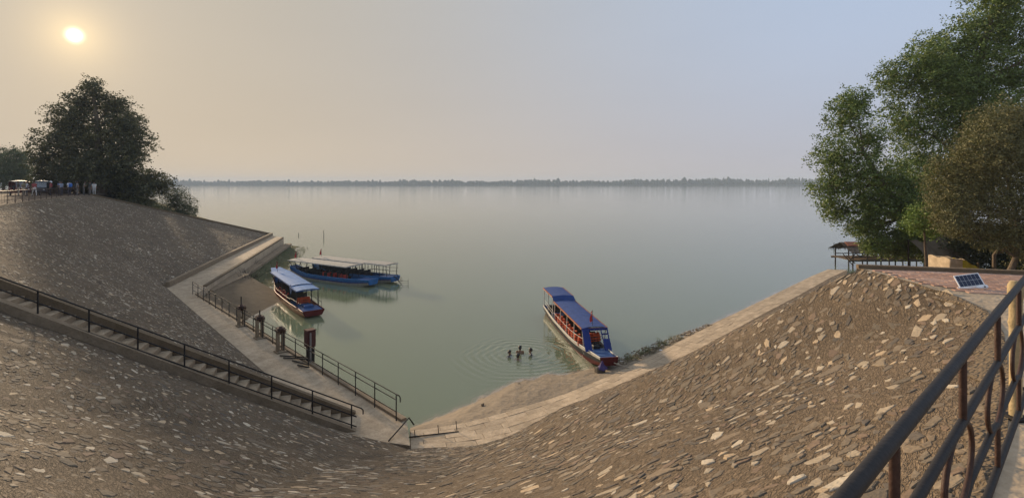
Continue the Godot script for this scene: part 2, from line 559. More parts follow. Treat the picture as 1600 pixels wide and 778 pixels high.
func make_lake() -> void:
	var xs := []
	var zs := []
	for q in [[-2600.0, -200.0, 100.0], [-200.0, -40.0, 8.0], [-40.0, -7.0, 1.0], [-7.0, 7.0, 0.07], [7.0, 60.0, 1.0], [60.0, 220.0, 8.0], [220.0, 2601.0, 100.0]]:
		var x: float = q[0]
		while x < q[1] - 0.001:
			xs.append(x)
			x += q[2]
	for q in [[10.0, 22.5, 0.5], [22.5, 38.0, 0.07], [38.0, 80.0, 1.0], [80.0, 240.0, 8.0], [240.0, 1641.0, 100.0]]:
		var z: float = q[0]
		while z < q[1] - 0.001:
			zs.append(z)
			z += q[2]
	var s := Soup.new()
	var rows := []
	for z in zs:
		var row := []
		var inside: bool = z > 22.0 and z < 38.5
		for x in xs:
			var h := 0.0
			if inside and x > -7.5 and x < 7.5:
				for k in 4:
					var r := Vector2(x - SWIM[k][0], z - SWIM[k][1]).length()
					var fade: float = smoothstep(0.1, 0.5, r) * (1.0 - smoothstep(2.2, 4.8, r))
					var th := atan2(z - SWIM[k][1], x - SWIM[k][0])
					h += 0.009 * fade * (0.55 + 0.45 * sin(th * 2.0 + k * 1.3)) * sin(r * TAU / (0.5 + 0.05 * sin(th * 3.0 + k)) + k * 1.9)
			row.append(P(x, h, z))
		rows.append(row)
	s.grid(rows)
	var m := StandardMaterial3D.new()
	m.albedo_color = Color(0.9, 0.95, 0.9, 0.03)
	m.transparency = BaseMaterial3D.TRANSPARENCY_ALPHA
	m.roughness = 0.04
	m.cull_mode = BaseMaterial3D.CULL_DISABLED
	var wave := noise(31, 0.02, 4)
	wave.fractal_gain = 0.45
	var im := wave.get_seamless_image(512, 512)
	im.convert(Image.FORMAT_RGBA8)
	im.bump_map_to_normal_map(2.2)
	m.normal_enabled = true
	m.normal_texture = ImageTexture.create_from_image(im)
	m.normal_scale = 0.24
	m.uv1_triplanar = true
	m.uv1_world_triplanar = true
	m.uv1_scale = Vector3(0.24, 0.24, 0.42)
	var top := struct("lake", s, m, true)
	# murk: silt hangs in the water, thicker with depth
	for q in [[-0.05, 0.4], [-0.13, 0.5], [-0.26, 0.6]]:
		var mu := plain(0.25, 0.285, 0.15, 1.0)
		mu.metallic_specular = 0.0
		mu.albedo_color.a = q[1]
		mu.transparency = BaseMaterial3D.TRANSPARENCY_ALPHA
		var ms := Soup.new()
		ms.grid([[P(-2600, q[0], 8), P(2600, q[0], 8)], [P(-2600, q[0], 1640), P(2600, q[0], 1640)]])
		var o := part("murk", ms, mu, top)
		o.set_meta("kind", "stuff")
	var deep := plain(0.25, 0.285, 0.15, 1.0)
	deep.metallic_specular = 0.0
	var ds := Soup.new()
	ds.grid([[P(-2600, -0.42, 8), P(2600, -0.42, 8)], [P(-2600, -0.42, 1640), P(2600, -0.42, 1640)]])
	part("murk", ds, deep, top).set_meta("kind", "stuff")

# ---------------------------------------------------------------- crest, slope and its stones
func flat(poly: Array, h: float, s: Soup) -> void:
	var pts := PackedVector2Array()
	for q in poly:
		pts.append(Vector2(q[0], q[1]))
	var ix := Geometry2D.triangulate_polygon(pts)
	var first := s.v.size()
	for q in pts:
		s.add(P(q.x, h, q.y))
	for k in range(0, ix.size(), 3):
		var a := pts[ix[k]]
		var b := pts[ix[k + 1]]
		var d := pts[ix[k + 2]]
		if (b - a).cross(d - a) > 0:
			s.tri(first + ix[k], first + ix[k + 1], first + ix[k + 2])
		else:
			s.tri(first + ix[k], first + ix[k + 2], first + ix[k + 1])

func make_crest() -> void:
	var s := Soup.new()
	var left := []
	for k in 8:
		left.append(K[k])
	left += [[-16, -12], [-70, 5], [-150, 40], [-150, 110], [-80, 104], [-58, 78]]
	flat(left, CREST, s)
	struct("dam_road", s, M.soil)
	var r := Soup.new()
	var right := []
	for k in range(7, K.size()):
		right.append(K[k])
	right += [[8.9, 8.78], [21.0, 5.6], [24.0, -12.0], [-16.0, -12.0]]
	flat(right, CREST, r)
	struct("crest_pavement", r, M.concrete)

func stone_shape(k: int) -> Array:               # [outline bottom ring, rim ring, top ring, top middle] in a unit frame: x along, y out, z across
	var g := RandomNumberGenerator.new()
	g.seed = 900 + k
	var n := 7 + k % 3
	var a := PackedVector3Array()
	for lv in 3:
		for j in n:
			var t := TAU * (j + 0.5 * sin(j * 2.3 + k)) / n
			g.seed = 7000 + k * 31 + j
			var r := g.randf_range(0.68, 1.08)
			r *= [1.0, 0.97, 0.84][lv]
			var y: float = [-0.5, 0.45 + g.randf_range(-0.2, 0.2), 0.9 + g.randf_range(-0.28, 0.28)][lv]
			a.append(Vector3(cos(t) * r, y, sin(t) * r))
	a.append(Vector3(g.randf_range(-0.2, 0.2), 1.0, g.randf_range(-0.2, 0.2)))
	return [n, a]

func stone_faces(n: int) -> PackedInt32Array:    # counter-clockwise seen from outside
	var o := PackedInt32Array()
	for lv in 2:
		for j in n:
			var b := (j + 1) % n
			o.append_array([lv * n + j, lv * n + n + j, lv * n + n + b, lv * n + j, lv * n + n + b, lv * n + b])
	for j in n:
		var b := (j + 1) % n
		o.append_array([2 * n + j, 3 * n, 2 * n + b])
	return o

func make_slope() -> void:
	var s := Soup.new()
	var rows := []
	var per := UN
	var nv := VN
	for v in nv + 1:
		var row := []
		for k in (K.size() - 1) * per + 1:
			var u := float(k) / per
			var p := on_slope(u, 1.0 - float(v) / nv)
			row.append(p)
		rows.append(row)
	# rows run up the slope, columns from the left end to the right one: that is clockwise, so turn the rows round
	rows.reverse()
	s.grid(rows)
	# texture axes: metres along the face and metres down it
	var along_m := [0.0]
	for k in rows[0].size() - 1:
		along_m.append(along_m[k] + rows[nv / 2][k].distance_to(rows[nv / 2][k + 1]))
	var down_m := []
	for k in rows[0].size():
		down_m.append(0.0)
	for r in rows.size():
		for k in rows[0].size():
			if r > 0:
				down_m[k] += rows[r][k].distance_to(rows[r - 1][k])
			s.uv.append(Vector2(along_m[k], down_m[k]))
	var slope := struct("stone_slope", s, M.bedded, true)
	# stones: strewn by area, none nearer to another than its own size
	var shapes := []
	for k in 14:
		var sh := stone_shape(k)
		shapes.append([sh[1], stone_faces(sh[0])])
	var cells := {}
	var all := []
	var g := RandomNumberGenerator.new()
	g.seed = 77
	var patch := noise(41, 0.16, 3)
	var smear := noise(42, 0.5, 2)
	for n in K.size() - 1:
		var steps := 4
		for q in steps:
			var u0 := n + float(q) / steps
			var u1 := n + float(q + 1) / steps
			var lenk := kp(u0).distance_to(kp(u1))
			var lent := tp(u0).distance_to(tp(u1))
			var down := kp((u0 + u1) / 2).distance_to(tp((u0 + u1) / 2))
			var area := (lenk + lent) / 2 * down
			for tries in int(area * 150):
				var v := g.randf()
				# pick v so that the strewing is even over a strip that widens downwards
				if g.randf() * maxf(lenk, lent) > lerpf(lenk, lent, v):
					continue
				if v < 0.012 or v > 0.985:
					continue
				var u := lerpf(u0, u1, g.randf())
				var p := on_slope(u, v)
				var big := g.randf()
				var long := lerpf(0.07, 0.2, pow(big, 2.4)) * (1.0 if g.randf() > 0.08 else 1.8)
				var wide := long * g.randf_range(0.3, 0.75)
				var need := (long + wide) * 0.345
				if in_stairs(p):
					continue
				var c := Vector3i((p / 0.4).floor())
				var free := true
				for dx in [-1, 0, 1]:
					for dy in [-1, 0, 1]:
						for dz in [-1, 0, 1]:
							for other in cells.get(c + Vector3i(dx, dy, dz), []):
								if p.distance_to(other[0]) < need + other[1]:
									free = false
				if not free:
					continue
				if not cells.has(c):
					cells[c] = []
				cells[c].append([p, need])
				var along := (on_slope(minf(u + 0.05, K.size() - 1.001), v) - on_slope(maxf(u - 0.05, 0.0), v)).normalized()
				var fall := (on_slope(u, minf(v + 0.02, 1.0)) - on_slope(u, v - 0.012)).normalized()
				var out := fall.cross(along).normalized()
				if out.y < 0:
					out = -out
				var turn := g.randfn(0.0, 0.34)
				along = along.rotated(out, turn)
				var across := along.cross(out).normalized()
				along = out.cross(across).normalized()
				out = (out + along * g.randfn(0, 0.025) + across * g.randfn(0, 0.04)).normalized()
				var high := g.randf_range(0.003, 0.013)
				if smear.get_noise_3d(p.x, p.y, p.z) > 0.12 and g.randf() < 0.75:
					p -= out * high * g.randf_range(0.7, 1.3)            # buried in the mortar
				var f := 0.5 * patch.get_noise_3d(p.x, p.y, p.z) + g.randf_range(-0.9, 0.9)
				var tone: int
				if f > (0.64 if n > 8 else 0.42):
					tone = [5, 6, 7, 8][g.randi() % 4]
				elif f > 0.5:
					tone = [7, 10, 3][g.randi() % 3]
				else:
					tone = [0, 1, 2, 4, 9, 0, 1, 3][g.randi() % 8]
				var b := Basis(along * long, out * high, across * wide)
				# how large it shows from the crest
				var d := -p.z
				var seen := 0.0
				if d > 0.5 and absf(p.x / d) < 1.02 and (EYE - p.y) / d < 0.63:
					seen = long / d
				all.append([seen, p, b, g.randi() % shapes.size(), tone])
	all.sort_custom(func(x, y): return x[0] > y[0])
	var meshes := []
	for sh in shapes:
		var one := Soup.new()
		for p in sh[0]:
			one.add(p)
		for k in range(0, sh[1].size(), 3):
			one.tri(sh[1][k], sh[1][k + 1], sh[1][k + 2])
		meshes.append(one.mesh())
	var rest := Soup.new()
	for k in all.size():
		var q: Array = all[k]
		if k < 300:
			var o := put("stone", meshes[q[3]], M.single[q[4]], slope)
			o.transform = Transform3D(q[2], q[1])
		else:
			var sh: Array = shapes[q[3]]
			var first := rest.v.size()
			rest.tint = STONE_TONES[q[4]] * g.randf_range(0.85, 1.15)
			rest.tint.a = 1.0
			for p in sh[0]:
				rest.add(q[2] * p + q[1])
			var fs: PackedInt32Array = sh[1]
			for j in range(0, fs.size(), 3):
				rest.tri(first + fs[j], first + fs[j + 1], first + fs[j + 2])
	var ro := part("smaller_stones", rest, M.stones, slope)
	ro.set_meta("kind", "stuff")
	print("stones ", all.size())
	# concrete kerb down the far end of the slope
	var ks := Soup.new()
	var a := on_slope(0, 0) + Vector3(-0.15, 0, -0.1)
	var b2 := on_slope(0, 1) + Vector3(-0.15, 0, -0.1)
	ks.beam(a + Vector3(0, -0.1, 0), b2 + Vector3(0, 0.05, 0), 0.35, 0.6)
	part("end_kerb", ks, M.dark_concrete, slope)
	# cement coping along the top edge by the terrace
	var cs := Soup.new()
	var cr := [[], [], []]
	for k in 81:
		var u := lerpf(11.0, 21.0, k / 80.0)
		var wob: float = 0.22 + 0.1 * sin(u * 5.3) + 0.06 * sin(u * 13.0)
		var al := (kp(minf(u + 0.1, 21)) - kp(maxf(u - 0.1, 0))).normalized()
		var run := tp(u) - kp(u)
		var clear := maxf((run - al * run.dot(al)).length(), 4.0)          # metres from the edge line at the toe
		for j in 3:
			cr[j].append(on_slope(u, minf(0.2, wob / clear) * j / 2.0) + Vector3(0, [0.012, 0.03, 0.012][j], 0))
	cs.grid(cr)
	part("coping", cs, M.mortar, slope)

const STAIR_FOOT := Vector2(-5.83, 17.28)      # near corner of the lowest step (x, z)
const STAIR_UP := Vector2(-0.956, -0.292)
const STAIR_FAR := Vector2(-0.292, 0.956)
const STAIR_WIDE := 1.45
const STAIR_RUN := 0.33
const STAIR_RISE := 0.1725

func in_stairs(p: Vector3) -> bool:
	var d := Vector2(p.x, -p.z) - STAIR_FOOT
	var a := d.dot(STAIR_FAR)
	return d.dot(STAIR_UP) > -0.6 and a > -0.2 and a < STAIR_WIDE + 0.2

# ---------------------------------------------------------------- lower walkway (left), path and beach (right)
const OUTER := [[-34.92, 78.16], [-24.75, 41.34], [-23.95, 38.75], [-3.72, 18.1]]

func make_walkway() -> void:
	var s := Soup.new()
	var poly := []
	for k in range(0, 8):
		poly.append([T[k][0], T[k][1]])
	poly.append([-3.3, 16.52])
	for k in [3, 2, 1, 0]:
		poly.append(OUTER[k])
	flat(poly, 1.5, s)
	var rim := [[-3.3, 16.52]]
	for k in [3, 2, 1, 0]:
		rim.append(OUTER[k])
	rim.append([T[0][0], T[0][1]])
	for k in rim.size() - 1:
		var a := P(rim[k][0], 1.5, rim[k][1])
		var b := P(rim[k + 1][0], 1.5, rim[k + 1][1])
		s.face(a + Vector3(0, -2.4, 0), b + Vector3(0, -2.4, 0), b, a)
	var w := struct("walkway", s, M.concrete)
	# raised kerb between the slope and the far stretch
	var ks := Soup.new()
	for k in 2:
		ks.beam(P(T[k][0] + 0.12, 1.66, T[k][1]), P(T[k + 1][0] + 0.12, 1.66, T[k + 1][1]), 0.3, 0.55)
	part("kerb", ks, M.old_concrete, w)
	# low sill on the outer edge of the far stretch, and the ledge below it
	var so := Soup.new()
	so.beam(P(-24.95, 1.55, 41.5), P(-34.9, 1.55, 77.8), 0.25, 0.2)
	part("sill", so, M.dark_concrete, w)
	var le := Soup.new()
	le.beam(P(-27.0, 0.55, 51.0), P(-33.9, 0.55, 77.5), 0.9, 0.3)
	part("ledge", le, M.old_concrete, w)
	# edge strip under the railing
	var es := Soup.new()
	es.beam(P(-23.9, 1.53, 38.75), P(-3.85, 1.53, 18.2), 0.22, 0.14)
	part("edge_strip", es, M.old_concrete, w)

func tri_lerp(a: Vector3, b: Vector3, c: Vector3, d: Vector3, u: float, v: float) -> Vector3:
	return a.lerp(b, u).lerp(d.lerp(c, u), v)

func make_path_and_beach() -> void:
	var base := Soup.new()
	var inner := []
	var outer := []
	for k in O.size():
		inner.append(P(I[k][0], I[k][2], I[k][1]))
		outer.append(P(O[k][0], O[k][2], O[k][1]))
	var drop := Vector3(0, -0.012, 0)
	var r0 := []
	var r1 := []
	var r2 := []
	for k in O.size():
		r0.append(inner[k] + drop)
		r1.append(outer[k] + drop)
		r2.append(outer[k] + Vector3(0, -0.5, 0))
	base.grid([r0, r1])
	base.grid([r1, r2])
	var path := struct("paved_path", base, M.dark_concrete)
	# concrete slabs in five courses along the path, staggered
	var lens := [0.0]
	for k in O.size() - 1:
		lens.append(lens[k] + (inner[k] + outer[k]).distance_to(inner[k + 1] + outer[k + 1]) / 2)
	var at := func(l: float, v: float) -> Vector3:
		var k := 0
		while k < lens.size() - 2 and lens[k + 1] < l:
			k += 1
		var f: float = (l - lens[k]) / (lens[k + 1] - lens[k])
		return inner[k].lerp(inner[k + 1], f).lerp(outer[k].lerp(outer[k + 1], f), v)
	var total: float = lens[lens.size() - 1]
	var count := 0
	var far := Soup.new()
	for row in 5:
		var l := 0.02 - (row % 2) * 0.55
		while l < total - 0.05:
			var l2 := l + rnd(0.95, 1.25)
			var a := maxf(l, 0.01)
			var b := minf(l2, total)
			if b - a > 0.1:
				var g := 0.009
				var v0 := (row + 0.012) / 5.0
				var v1 := (row + 0.988) / 5.0
				var hi := Vector3(0, rnd(0.0, 0.012), 0)
				var lo := Vector3(0, -0.05, 0)
				var c := [at.call(a + g, v0), at.call(b - g, v0), at.call(b - g, v1), at.call(a + g, v1)]
				var box := []
				for p in c:
					box.append(p + lo)
				for p in c:
					box.append(p + hi + Vector3(0, rnd(-0.003, 0.003), 0))
				if count < 290:
					var s := Soup.new()
					s.hexa(box)
					part("slab", s, M.slabs[rng.randi() % 4], path)
				else:
					far.hexa(box)
				count += 1
			l = l2
	if far.v.size():
		part("far_slabs", far, M.slabs[2], path).set_meta("kind", "stuff")
	# the beach: from the path over the waterline down to the bed
	var bs := Soup.new()
	var bump := noise(52, 0.5, 3)
	var rows := []
	var nv := 26
	for v in nv + 1:
		var row := []
		for k in (O.size() - 1) * 8 + 1:
			var f := float(k) / 8
			var n := mini(int(f), O.size() - 2)
			f -= n
			var po: Vector3 = outer[n].lerp(outer[n + 1], f) + Vector3(0, -0.03, 0)
			var pw := P(lerpf(W[n][0], W[n + 1][0], f), 0, lerpf(W[n][1], W[n + 1][1], f))
			var dir := (pw - po)
			dir.y = 0
			dir = dir.normalized() if dir.length() > 0.3 else Vector3(-0.7, 0, -0.7)
			var p: Vector3
			var t := float(v) / 12.0
			if v <= 12:
				p = po.lerp(pw, t)
				p.y += 0.10 * po.y * sin(t * PI) 
			else:
				var e := (v - 12) / float(nv - 12)
				p = pw + dir * e * 6.5
				p.y = -1.7 * pow(e, 1.15)
			var amp := 0.07 * smoothstep(0.0, 0.25, t)
			if v > 12:
				amp = 0.09
			p += Vector3(0, amp * (bump.get_noise_2d(p.x * 1.2, p.z * 1.2) + 0.4 * bump.get_noise_2d(p.x * 4, p.z * 4)), 0)
			row.append(p)
		rows.append(row)
	bs.grid(rows)
	struct("beach", bs, M.sand, true)

func make_landing_ramp() -> void:
	# boat ramp: a sloping concrete apron between the two stretches of the walkway
	var s := Soup.new()
	var top := [P(-24.75, 1.02, 41.6), P(-25.6, 1.0, 49.5)]
	var low := [P(-17.6, -0.35, 36.4), P(-17.7, -0.35, 42.9)]
	s.face(top[0], low[0], low[1], top[1])
	s.face(top[1], low[1], low[1] + Vector3(0, -1, 0), top[1] + Vector3(0, -1.6, 0))
	s.face(low[0], top[0], top[0] + Vector3(0, -1.6, 0), low[0] + Vector3(0, -1, 0))
	s.face(P(-23.6, 0.95, 39.2), low[0], top[0], top[0])
	s.face(P(-25.3, 1.0, 42.6), top[0], top[1], P(-27.2, 1.0, 50.4))
	var r := struct("boat_ramp", s, M.dark_concrete)
	var l := Soup.new()
	l.hexa([P(-25.25, 0.4, 42.5), P(-24.55, 0.4, 41.9), P(-25.5, 0.4, 49.6), P(-27.15, 0.4, 50.5), P(-25.25, 1.14, 42.5), P(-24.55, 1.1, 41.9), P(-25.5, 1.1, 49.6), P(-27.15, 1.14, 50.5)])
	part("ledge", l, M.old_concrete, r)
	# muddy shore with grass beyond the ramp
	var m := Soup.new()
	var bump := noise(60, 0.5, 3)
	var rows := []
	for v in 25:
		var row := []
		for k in 31:
			var a := P(-25.4, 0.55, 46.0).lerp(P(-35.5, 0.45, 79.5), k / 30.0)
			var wide := lerpf(4.2, 6.0, sin(k / 30.0 * PI)) * (1.0 - 0.35 * smoothstep(22.0, 30.0, k))
			var b := a + Vector3(1.0, 0, 0.05) * (wide + 4.0)
			b.y = -1.0
			var p := a.lerp(b, v / 24.0)
			p.y += 0.16 * bump.get_noise_2d(p.x * 1.1, p.z * 1.1) + 0.05 * bump.get_noise_2d(p.x * 5, p.z * 5)
			row.append(p)
		rows.append(row)
	for q in rows:
		q.reverse()
	m.grid(rows)
	struct("muddy_shore", m, M.turf, true)
	var clumps := []
	for k in 420:
		var a := P(-25.4, 0.0, 47.0).lerp(P(-35.0, 0.0, 77.5), pow(rnd(0, 1), 0.8))
		a += Vector3(rnd(0.6, 4.0), 0, 0)
		a.y = 0.5 - (a.x - (-25.4 + (-a.z - 47) * -0.315)) * 0.12
		clumps.append([a, rnd(0.25, 0.6)])
	grass("shore_grass", "sparse low grass on the muddy shore beside the ramp", clumps)

func grass(called: String, label: String, clumps: Array) -> void:
	var s := Soup.new()
	for k in 16:
		var t := rnd(0, TAU)
		var o := Vector3(cos(t), 0, sin(t))
		var w := Vector3(-sin(t), 0, cos(t)) * 0.02
		var base := o * rnd(0.02, 0.25)
		var mid := base + o * rnd(0.05, 0.2) + Vector3(0, rnd(0.15, 0.35), 0)
		var tip := mid + o * rnd(0.1, 0.25) + Vector3(0, rnd(0.0, 0.2), 0)
		s.tri(s.add(base - w), s.add(base + w), s.add(mid + w * 0.7))
		s.tri(s.add(mid - w * 0.7), s.add(mid + w * 0.7), s.add(tip))
	var o2 := MultiMeshInstance3D.new()
	o2.name = numbered(called)
	var mm := MultiMesh.new()
	mm.transform_format = MultiMesh.TRANSFORM_3D
	mm.use_colors = true
	mm.mesh = s.mesh()
	mm.instance_count = clumps.size()
	for k in clumps.size():
		mm.set_instance_transform(k, Transform3D(Basis(Vector3.UP, rnd(0, TAU)).scaled(Vector3.ONE * clumps[k][1]), clumps[k][0]))
		mm.set_instance_color(k, Color(rnd(0.09, 0.16), rnd(0.1, 0.15), rnd(0.04, 0.06)))
	o2.multimesh = mm
	o2.material_override = M.leaf
	add_child(o2)
	tag(o2, label, "grass")
	o2.set_meta("kind", "stuff")

# ---------------------------------------------------------------- banks beyond both ends, the far shore
func make_banks() -> void:
	var bump := noise(70, 0.2, 3)
	# right: falls from the terrace to the water
	var s := Soup.new()
	var rows := []
	for v in 41:
		var row := []
		for k in 31:
			var a := on_slope(K.size() - 1.001, v / 40.0) + Vector3(0.05, -0.15, 0.0)
			var far := P(70, 0, 2.0 + v * 1.5)
			var p := a.lerp(far, pow(k / 30.0, 1.3))
			var d := -p.z - (9.5 - (p.x - 6.4) * 0.27)          # metres beyond the terrace
			var h := 8.25 - 0.42 * clampf(d, 0, 8) - 0.11 * clampf(d - 8, 0, 100)
			if k > 0:
				p.y = minf(h, 8.2)
				p.y += 0.25 * bump.get_noise_2d(p.x, p.z)
				p.y = minf(p.y, a.y + 0.06 * k)
			row.append(p)
		rows.append(row)
	s.grid(rows)
	struct("right_bank", s, M.soil, true)
	# left: behind the end of the slope, under the trees
	var l := Soup.new()
	var lr := []
	var top := [P(-38.4, 0.3, 81.6), P(-45.0, 3.2, 72.0), P(-51.6, 7.2, 62.8), P(-58, 8.38, 78), P(-80, 8.38, 104), P(-150, 8.38, 110)]
	var foot := [P(-37.5, -1.2, 84.0), P(-40, -1.2, 84.0), P(-44, -1.2, 86), P(-52, -1.2, 100), P(-72, -1.2, 130), P(-150, -1.2, 140)]
	for v in 13:
		var row := []
		for k in 51:
			var f := k / 10.0
			var n := mini(int(f), 4)
			var p: Vector3 = top[n].lerp(top[n + 1], f - n).lerp(foot[n].lerp(foot[n + 1], f - n), v / 12.0)
			if v > 0:
				p.y += 0.3 * bump.get_noise_2d(p.x, p.z)
			row.append(p)
		row.reverse()
		lr.append(row)
	l.grid(lr)
	struct("left_bank", l, M.turf, true)

func make_far_shore() -> void:
	var s := Soup.new()
	var g := RandomNumberGenerator.new()
	g.seed = 5
	var edge := noise(81, 0.004, 3)
	var a := []
	var b := []
	var c := []
	for k in 131:
		var x := -2600.0 + k * 40.0
		var z := 1600.0 + 18.0 * edge.get_noise_1d(x)
		a.append(P(x, -0.6, z - 4))
		b.append(P(x, 1.4, z))
		c.append(P(x, 2.0, z + 700))
	s.grid([a, b, c])
	struct("far_shore", s, M.far_land)
	var w := Soup.new()
	var tall := noise(82, 0.0035, 3)
	var x2 := -2500.0
	while x2 < 2500.0:
		var row := 2 if g.randf() < 0.5 else 1
		for r in row:
			var base := 15.0 + 7.0 * tall.get_noise_1d(x2) + 6.0 * smoothstep(-200.0, 900.0, x2)
			var h := base * g.randf_range(0.45, 1.0) + (g.randf_range(2, 6) if g.randf() < 0.12 else 0.0)
			var rad := g.randf_range(3.5, 8.0)
			if g.randf() < 0.1:
				rad *= 0.5
			var at := P(x2 + g.randf_range(-3, 3), 1.2, 1606.0 + 18.0 * edge.get_noise_1d(x2) + r * 12.0)
			w.tint = Color(0.035, 0.05, 0.03) * g.randf_range(0.75, 1.3)
			w.tint.a = 1
			var first := w.v.size()
			for lv in 6:
				for j in 7:
					var t := TAU * j / 7.0 + lv * 0.4
					var e: float = [-0.1, 0.2, 0.45, 0.7, 0.88, 1.0][lv]
					var rr: float = [1.0, 1.05, 0.98, 0.75, 0.45, 0.05][lv] * rad * g.randf_range(0.75, 1.2)
					w.add(at + Vector3(cos(t) * rr, e * h + g.randf_range(-0.6, 0.6), sin(t) * rr))
			for lv in 5:
				for j in 7:
					var j2 := (j + 1) % 7
					w.quad(first + lv * 7 + j, first + lv * 7 + 7 + j, first + lv * 7 + 7 + j2, first + lv * 7 + j2)
		x2 += g.randf_range(1.8, 4.2)
	var o := part("far_wood", w, M.far_leaf, self)
	tag(o, "hazy belt of trees along the far shore of the lake", "woodland")
	o.set_meta("kind", "stuff")

# ---------------------------------------------------------------- stairs
func stair(along: float, far: float, h: float) -> Vector3:      # metres up the flight (level), metres across from its near side
	var q := STAIR_FOOT + STAIR_UP * along + STAIR_FAR * far
	return P(q.x, h, q.y)

func make_stairs() -> void:
	var t := thing("concrete_stairs", "long straight flight of concrete steps sunk into the stone slope", "stairs", P(STAIR_FOOT.x, 1.5, STAIR_FOOT.y))
	t.position = Vector3.ZERO
	for k in 40:
		var a := k * STAIR_RUN
		var h := 1.5 + (k + 1) * STAIR_RISE
		var s := Soup.new()
		var c := [stair(a + 0.02, 0.22, 0), stair(a + 0.02, STAIR_WIDE - 0.22, 0), stair(a + STAIR_RUN + 0.04, STAIR_WIDE - 0.22, 0), stair(a + STAIR_RUN + 0.04, 0.22, 0)]
		# nosing leans out a little
		var lean := Vector3(-STAIR_UP.x, 0, STAIR_UP.y) * 0.025
		var box := []
		for p in c:
			box.append(p + Vector3(0, h - 0.42, 0))
		for j in 4:
			box.append(c[j] + Vector3(0, h + rnd(-0.006, 0.006), 0) + (lean if j < 2 else Vector3.ZERO))
		s.hexa([box[3], box[2], box[1], box[0], box[7], box[6], box[5], box[4]] if (box[1] - box[0]).cross(box[2] - box[1]).y < 0 else box)
		part("step", s, M.steps[rng.randi() % 3], t)
	var lenf := 40 * STAIR_RUN
	for q in [[0.11, 0.24, 0.12], [STAIR_WIDE - 0.1, 0.2, 0.2]]:
		var s := Soup.new()
		s.beam(stair(-0.35, q[0], 1.5 - 0.18 + q[2] - 0.25), stair(lenf, q[0], CREST + q[2] - 0.25), q[1], 0.75)
		part("side_wall", s, M.old_concrete if q[0] < 0.5 else M.dark_concrete, t)

# ---------------------------------------------------------------- railings
func rail_run(t: Node3D, a: Vector3, b: Vector3, heights: Array, r: float, mat: Material) -> void:
	for h in heights:
		var up := Vector3(0, h, 0)
		rod("rail", a + up, b + up, r, mat, t)

func make_railings() -> void:
	# on the stairs
	var t := thing("stair_railing", "dark iron three-bar railing running down beside the concrete steps", "railing")
	var a := stair(-0.55, 0.1, 1.46)
	var full := 40 * STAIR_RUN
	var b := stair(full, 0.1, 8.42)
	rail_run(t, a, b, [0.16, 0.5, 0.85], 0.022, M.iron)
	for k in 12:
		var f := clampf(0.012 + k / 11.0, 0.0, 1.0)
		var p := a.lerp(b, f)
		rod("post", p + Vector3(0, -0.05, 0), p + Vector3(0, 0.85, 0), 0.024, M.iron, t)
	var hook := Soup.new()
	var e := a + Vector3(0, 0.85, 0)
	var fw := (a - b).normalized()
	hook.tube([e, e + fw * 0.18, e + fw * 0.24 + Vector3(0, -0.04, 0), e + fw * 0.24 + Vector3(0, -0.18, 0)], [0.022], 8)
	part("end_hook", hook, M.iron, t, true)
	# along the edge of the lower walkway
	var w := thing("walkway_railing", "dark iron railing along the water edge of the lower walkway", "railing")
	var c := P(-24.05, 1.58, 38.5)
	var d := P(-4.1, 1.58, 18.1)
	rail_run(w, c, d, [0.3, 0.72, 0.92], 0.018, M.iron)
	var n := 19
	for k in n + 1:
		var p := c.lerp(d, k / float(n))
		rod("post", p + Vector3(0, -0.02, 0), p + Vector3(0, 0.92, 0), 0.022, M.iron, w)
	var hk := Soup.new()
	var e2 := d + Vector3(0, 0.92, 0)
	var f2 := (d - c).normalized()
	hk.tube([e2, e2 + f2 * 0.2, e2 + f2 * 0.26 + Vector3(0, -0.05, 0), e2 + f2 * 0.26 + Vector3(0, -0.2, 0)], [0.02], 8)
	part("end_hook", hk, M.iron, w, true)
	# broken rail lying at the end of the walkway
	var br := thing("fallen_rail", "bent iron bar leaning across the end of the walkway", "rail")
	var bs := Soup.new()
	bs.tube([P(-4.05, 1.53, 16.75), P(-3.75, 1.75, 17.25), P(-3.55, 1.9, 17.6), P(-3.4, 1.6, 17.72)], [0.025], 8)
	part("bar", bs, M.iron, br, true)
	var b3 := Soup.new()
	b3.tube([P(-3.7, 1.36, 17.3), P(-2.6, 1.22, 17.85), P(-1.9, 1.13, 18.2)], [0.02], 8)
	part("cross_bar", b3, M.iron, br, true)
	for q in [[-3.3, 17.5], [-2.55, 17.87], [-1.95, 18.17]]:
		rod("stub", P(q[0], 1.1, q[1]), P(q[0] - 0.05, 1.5, q[1] + 0.05), 0.014, M.iron, br)
	make_near_railing()
	make_crest_fence()

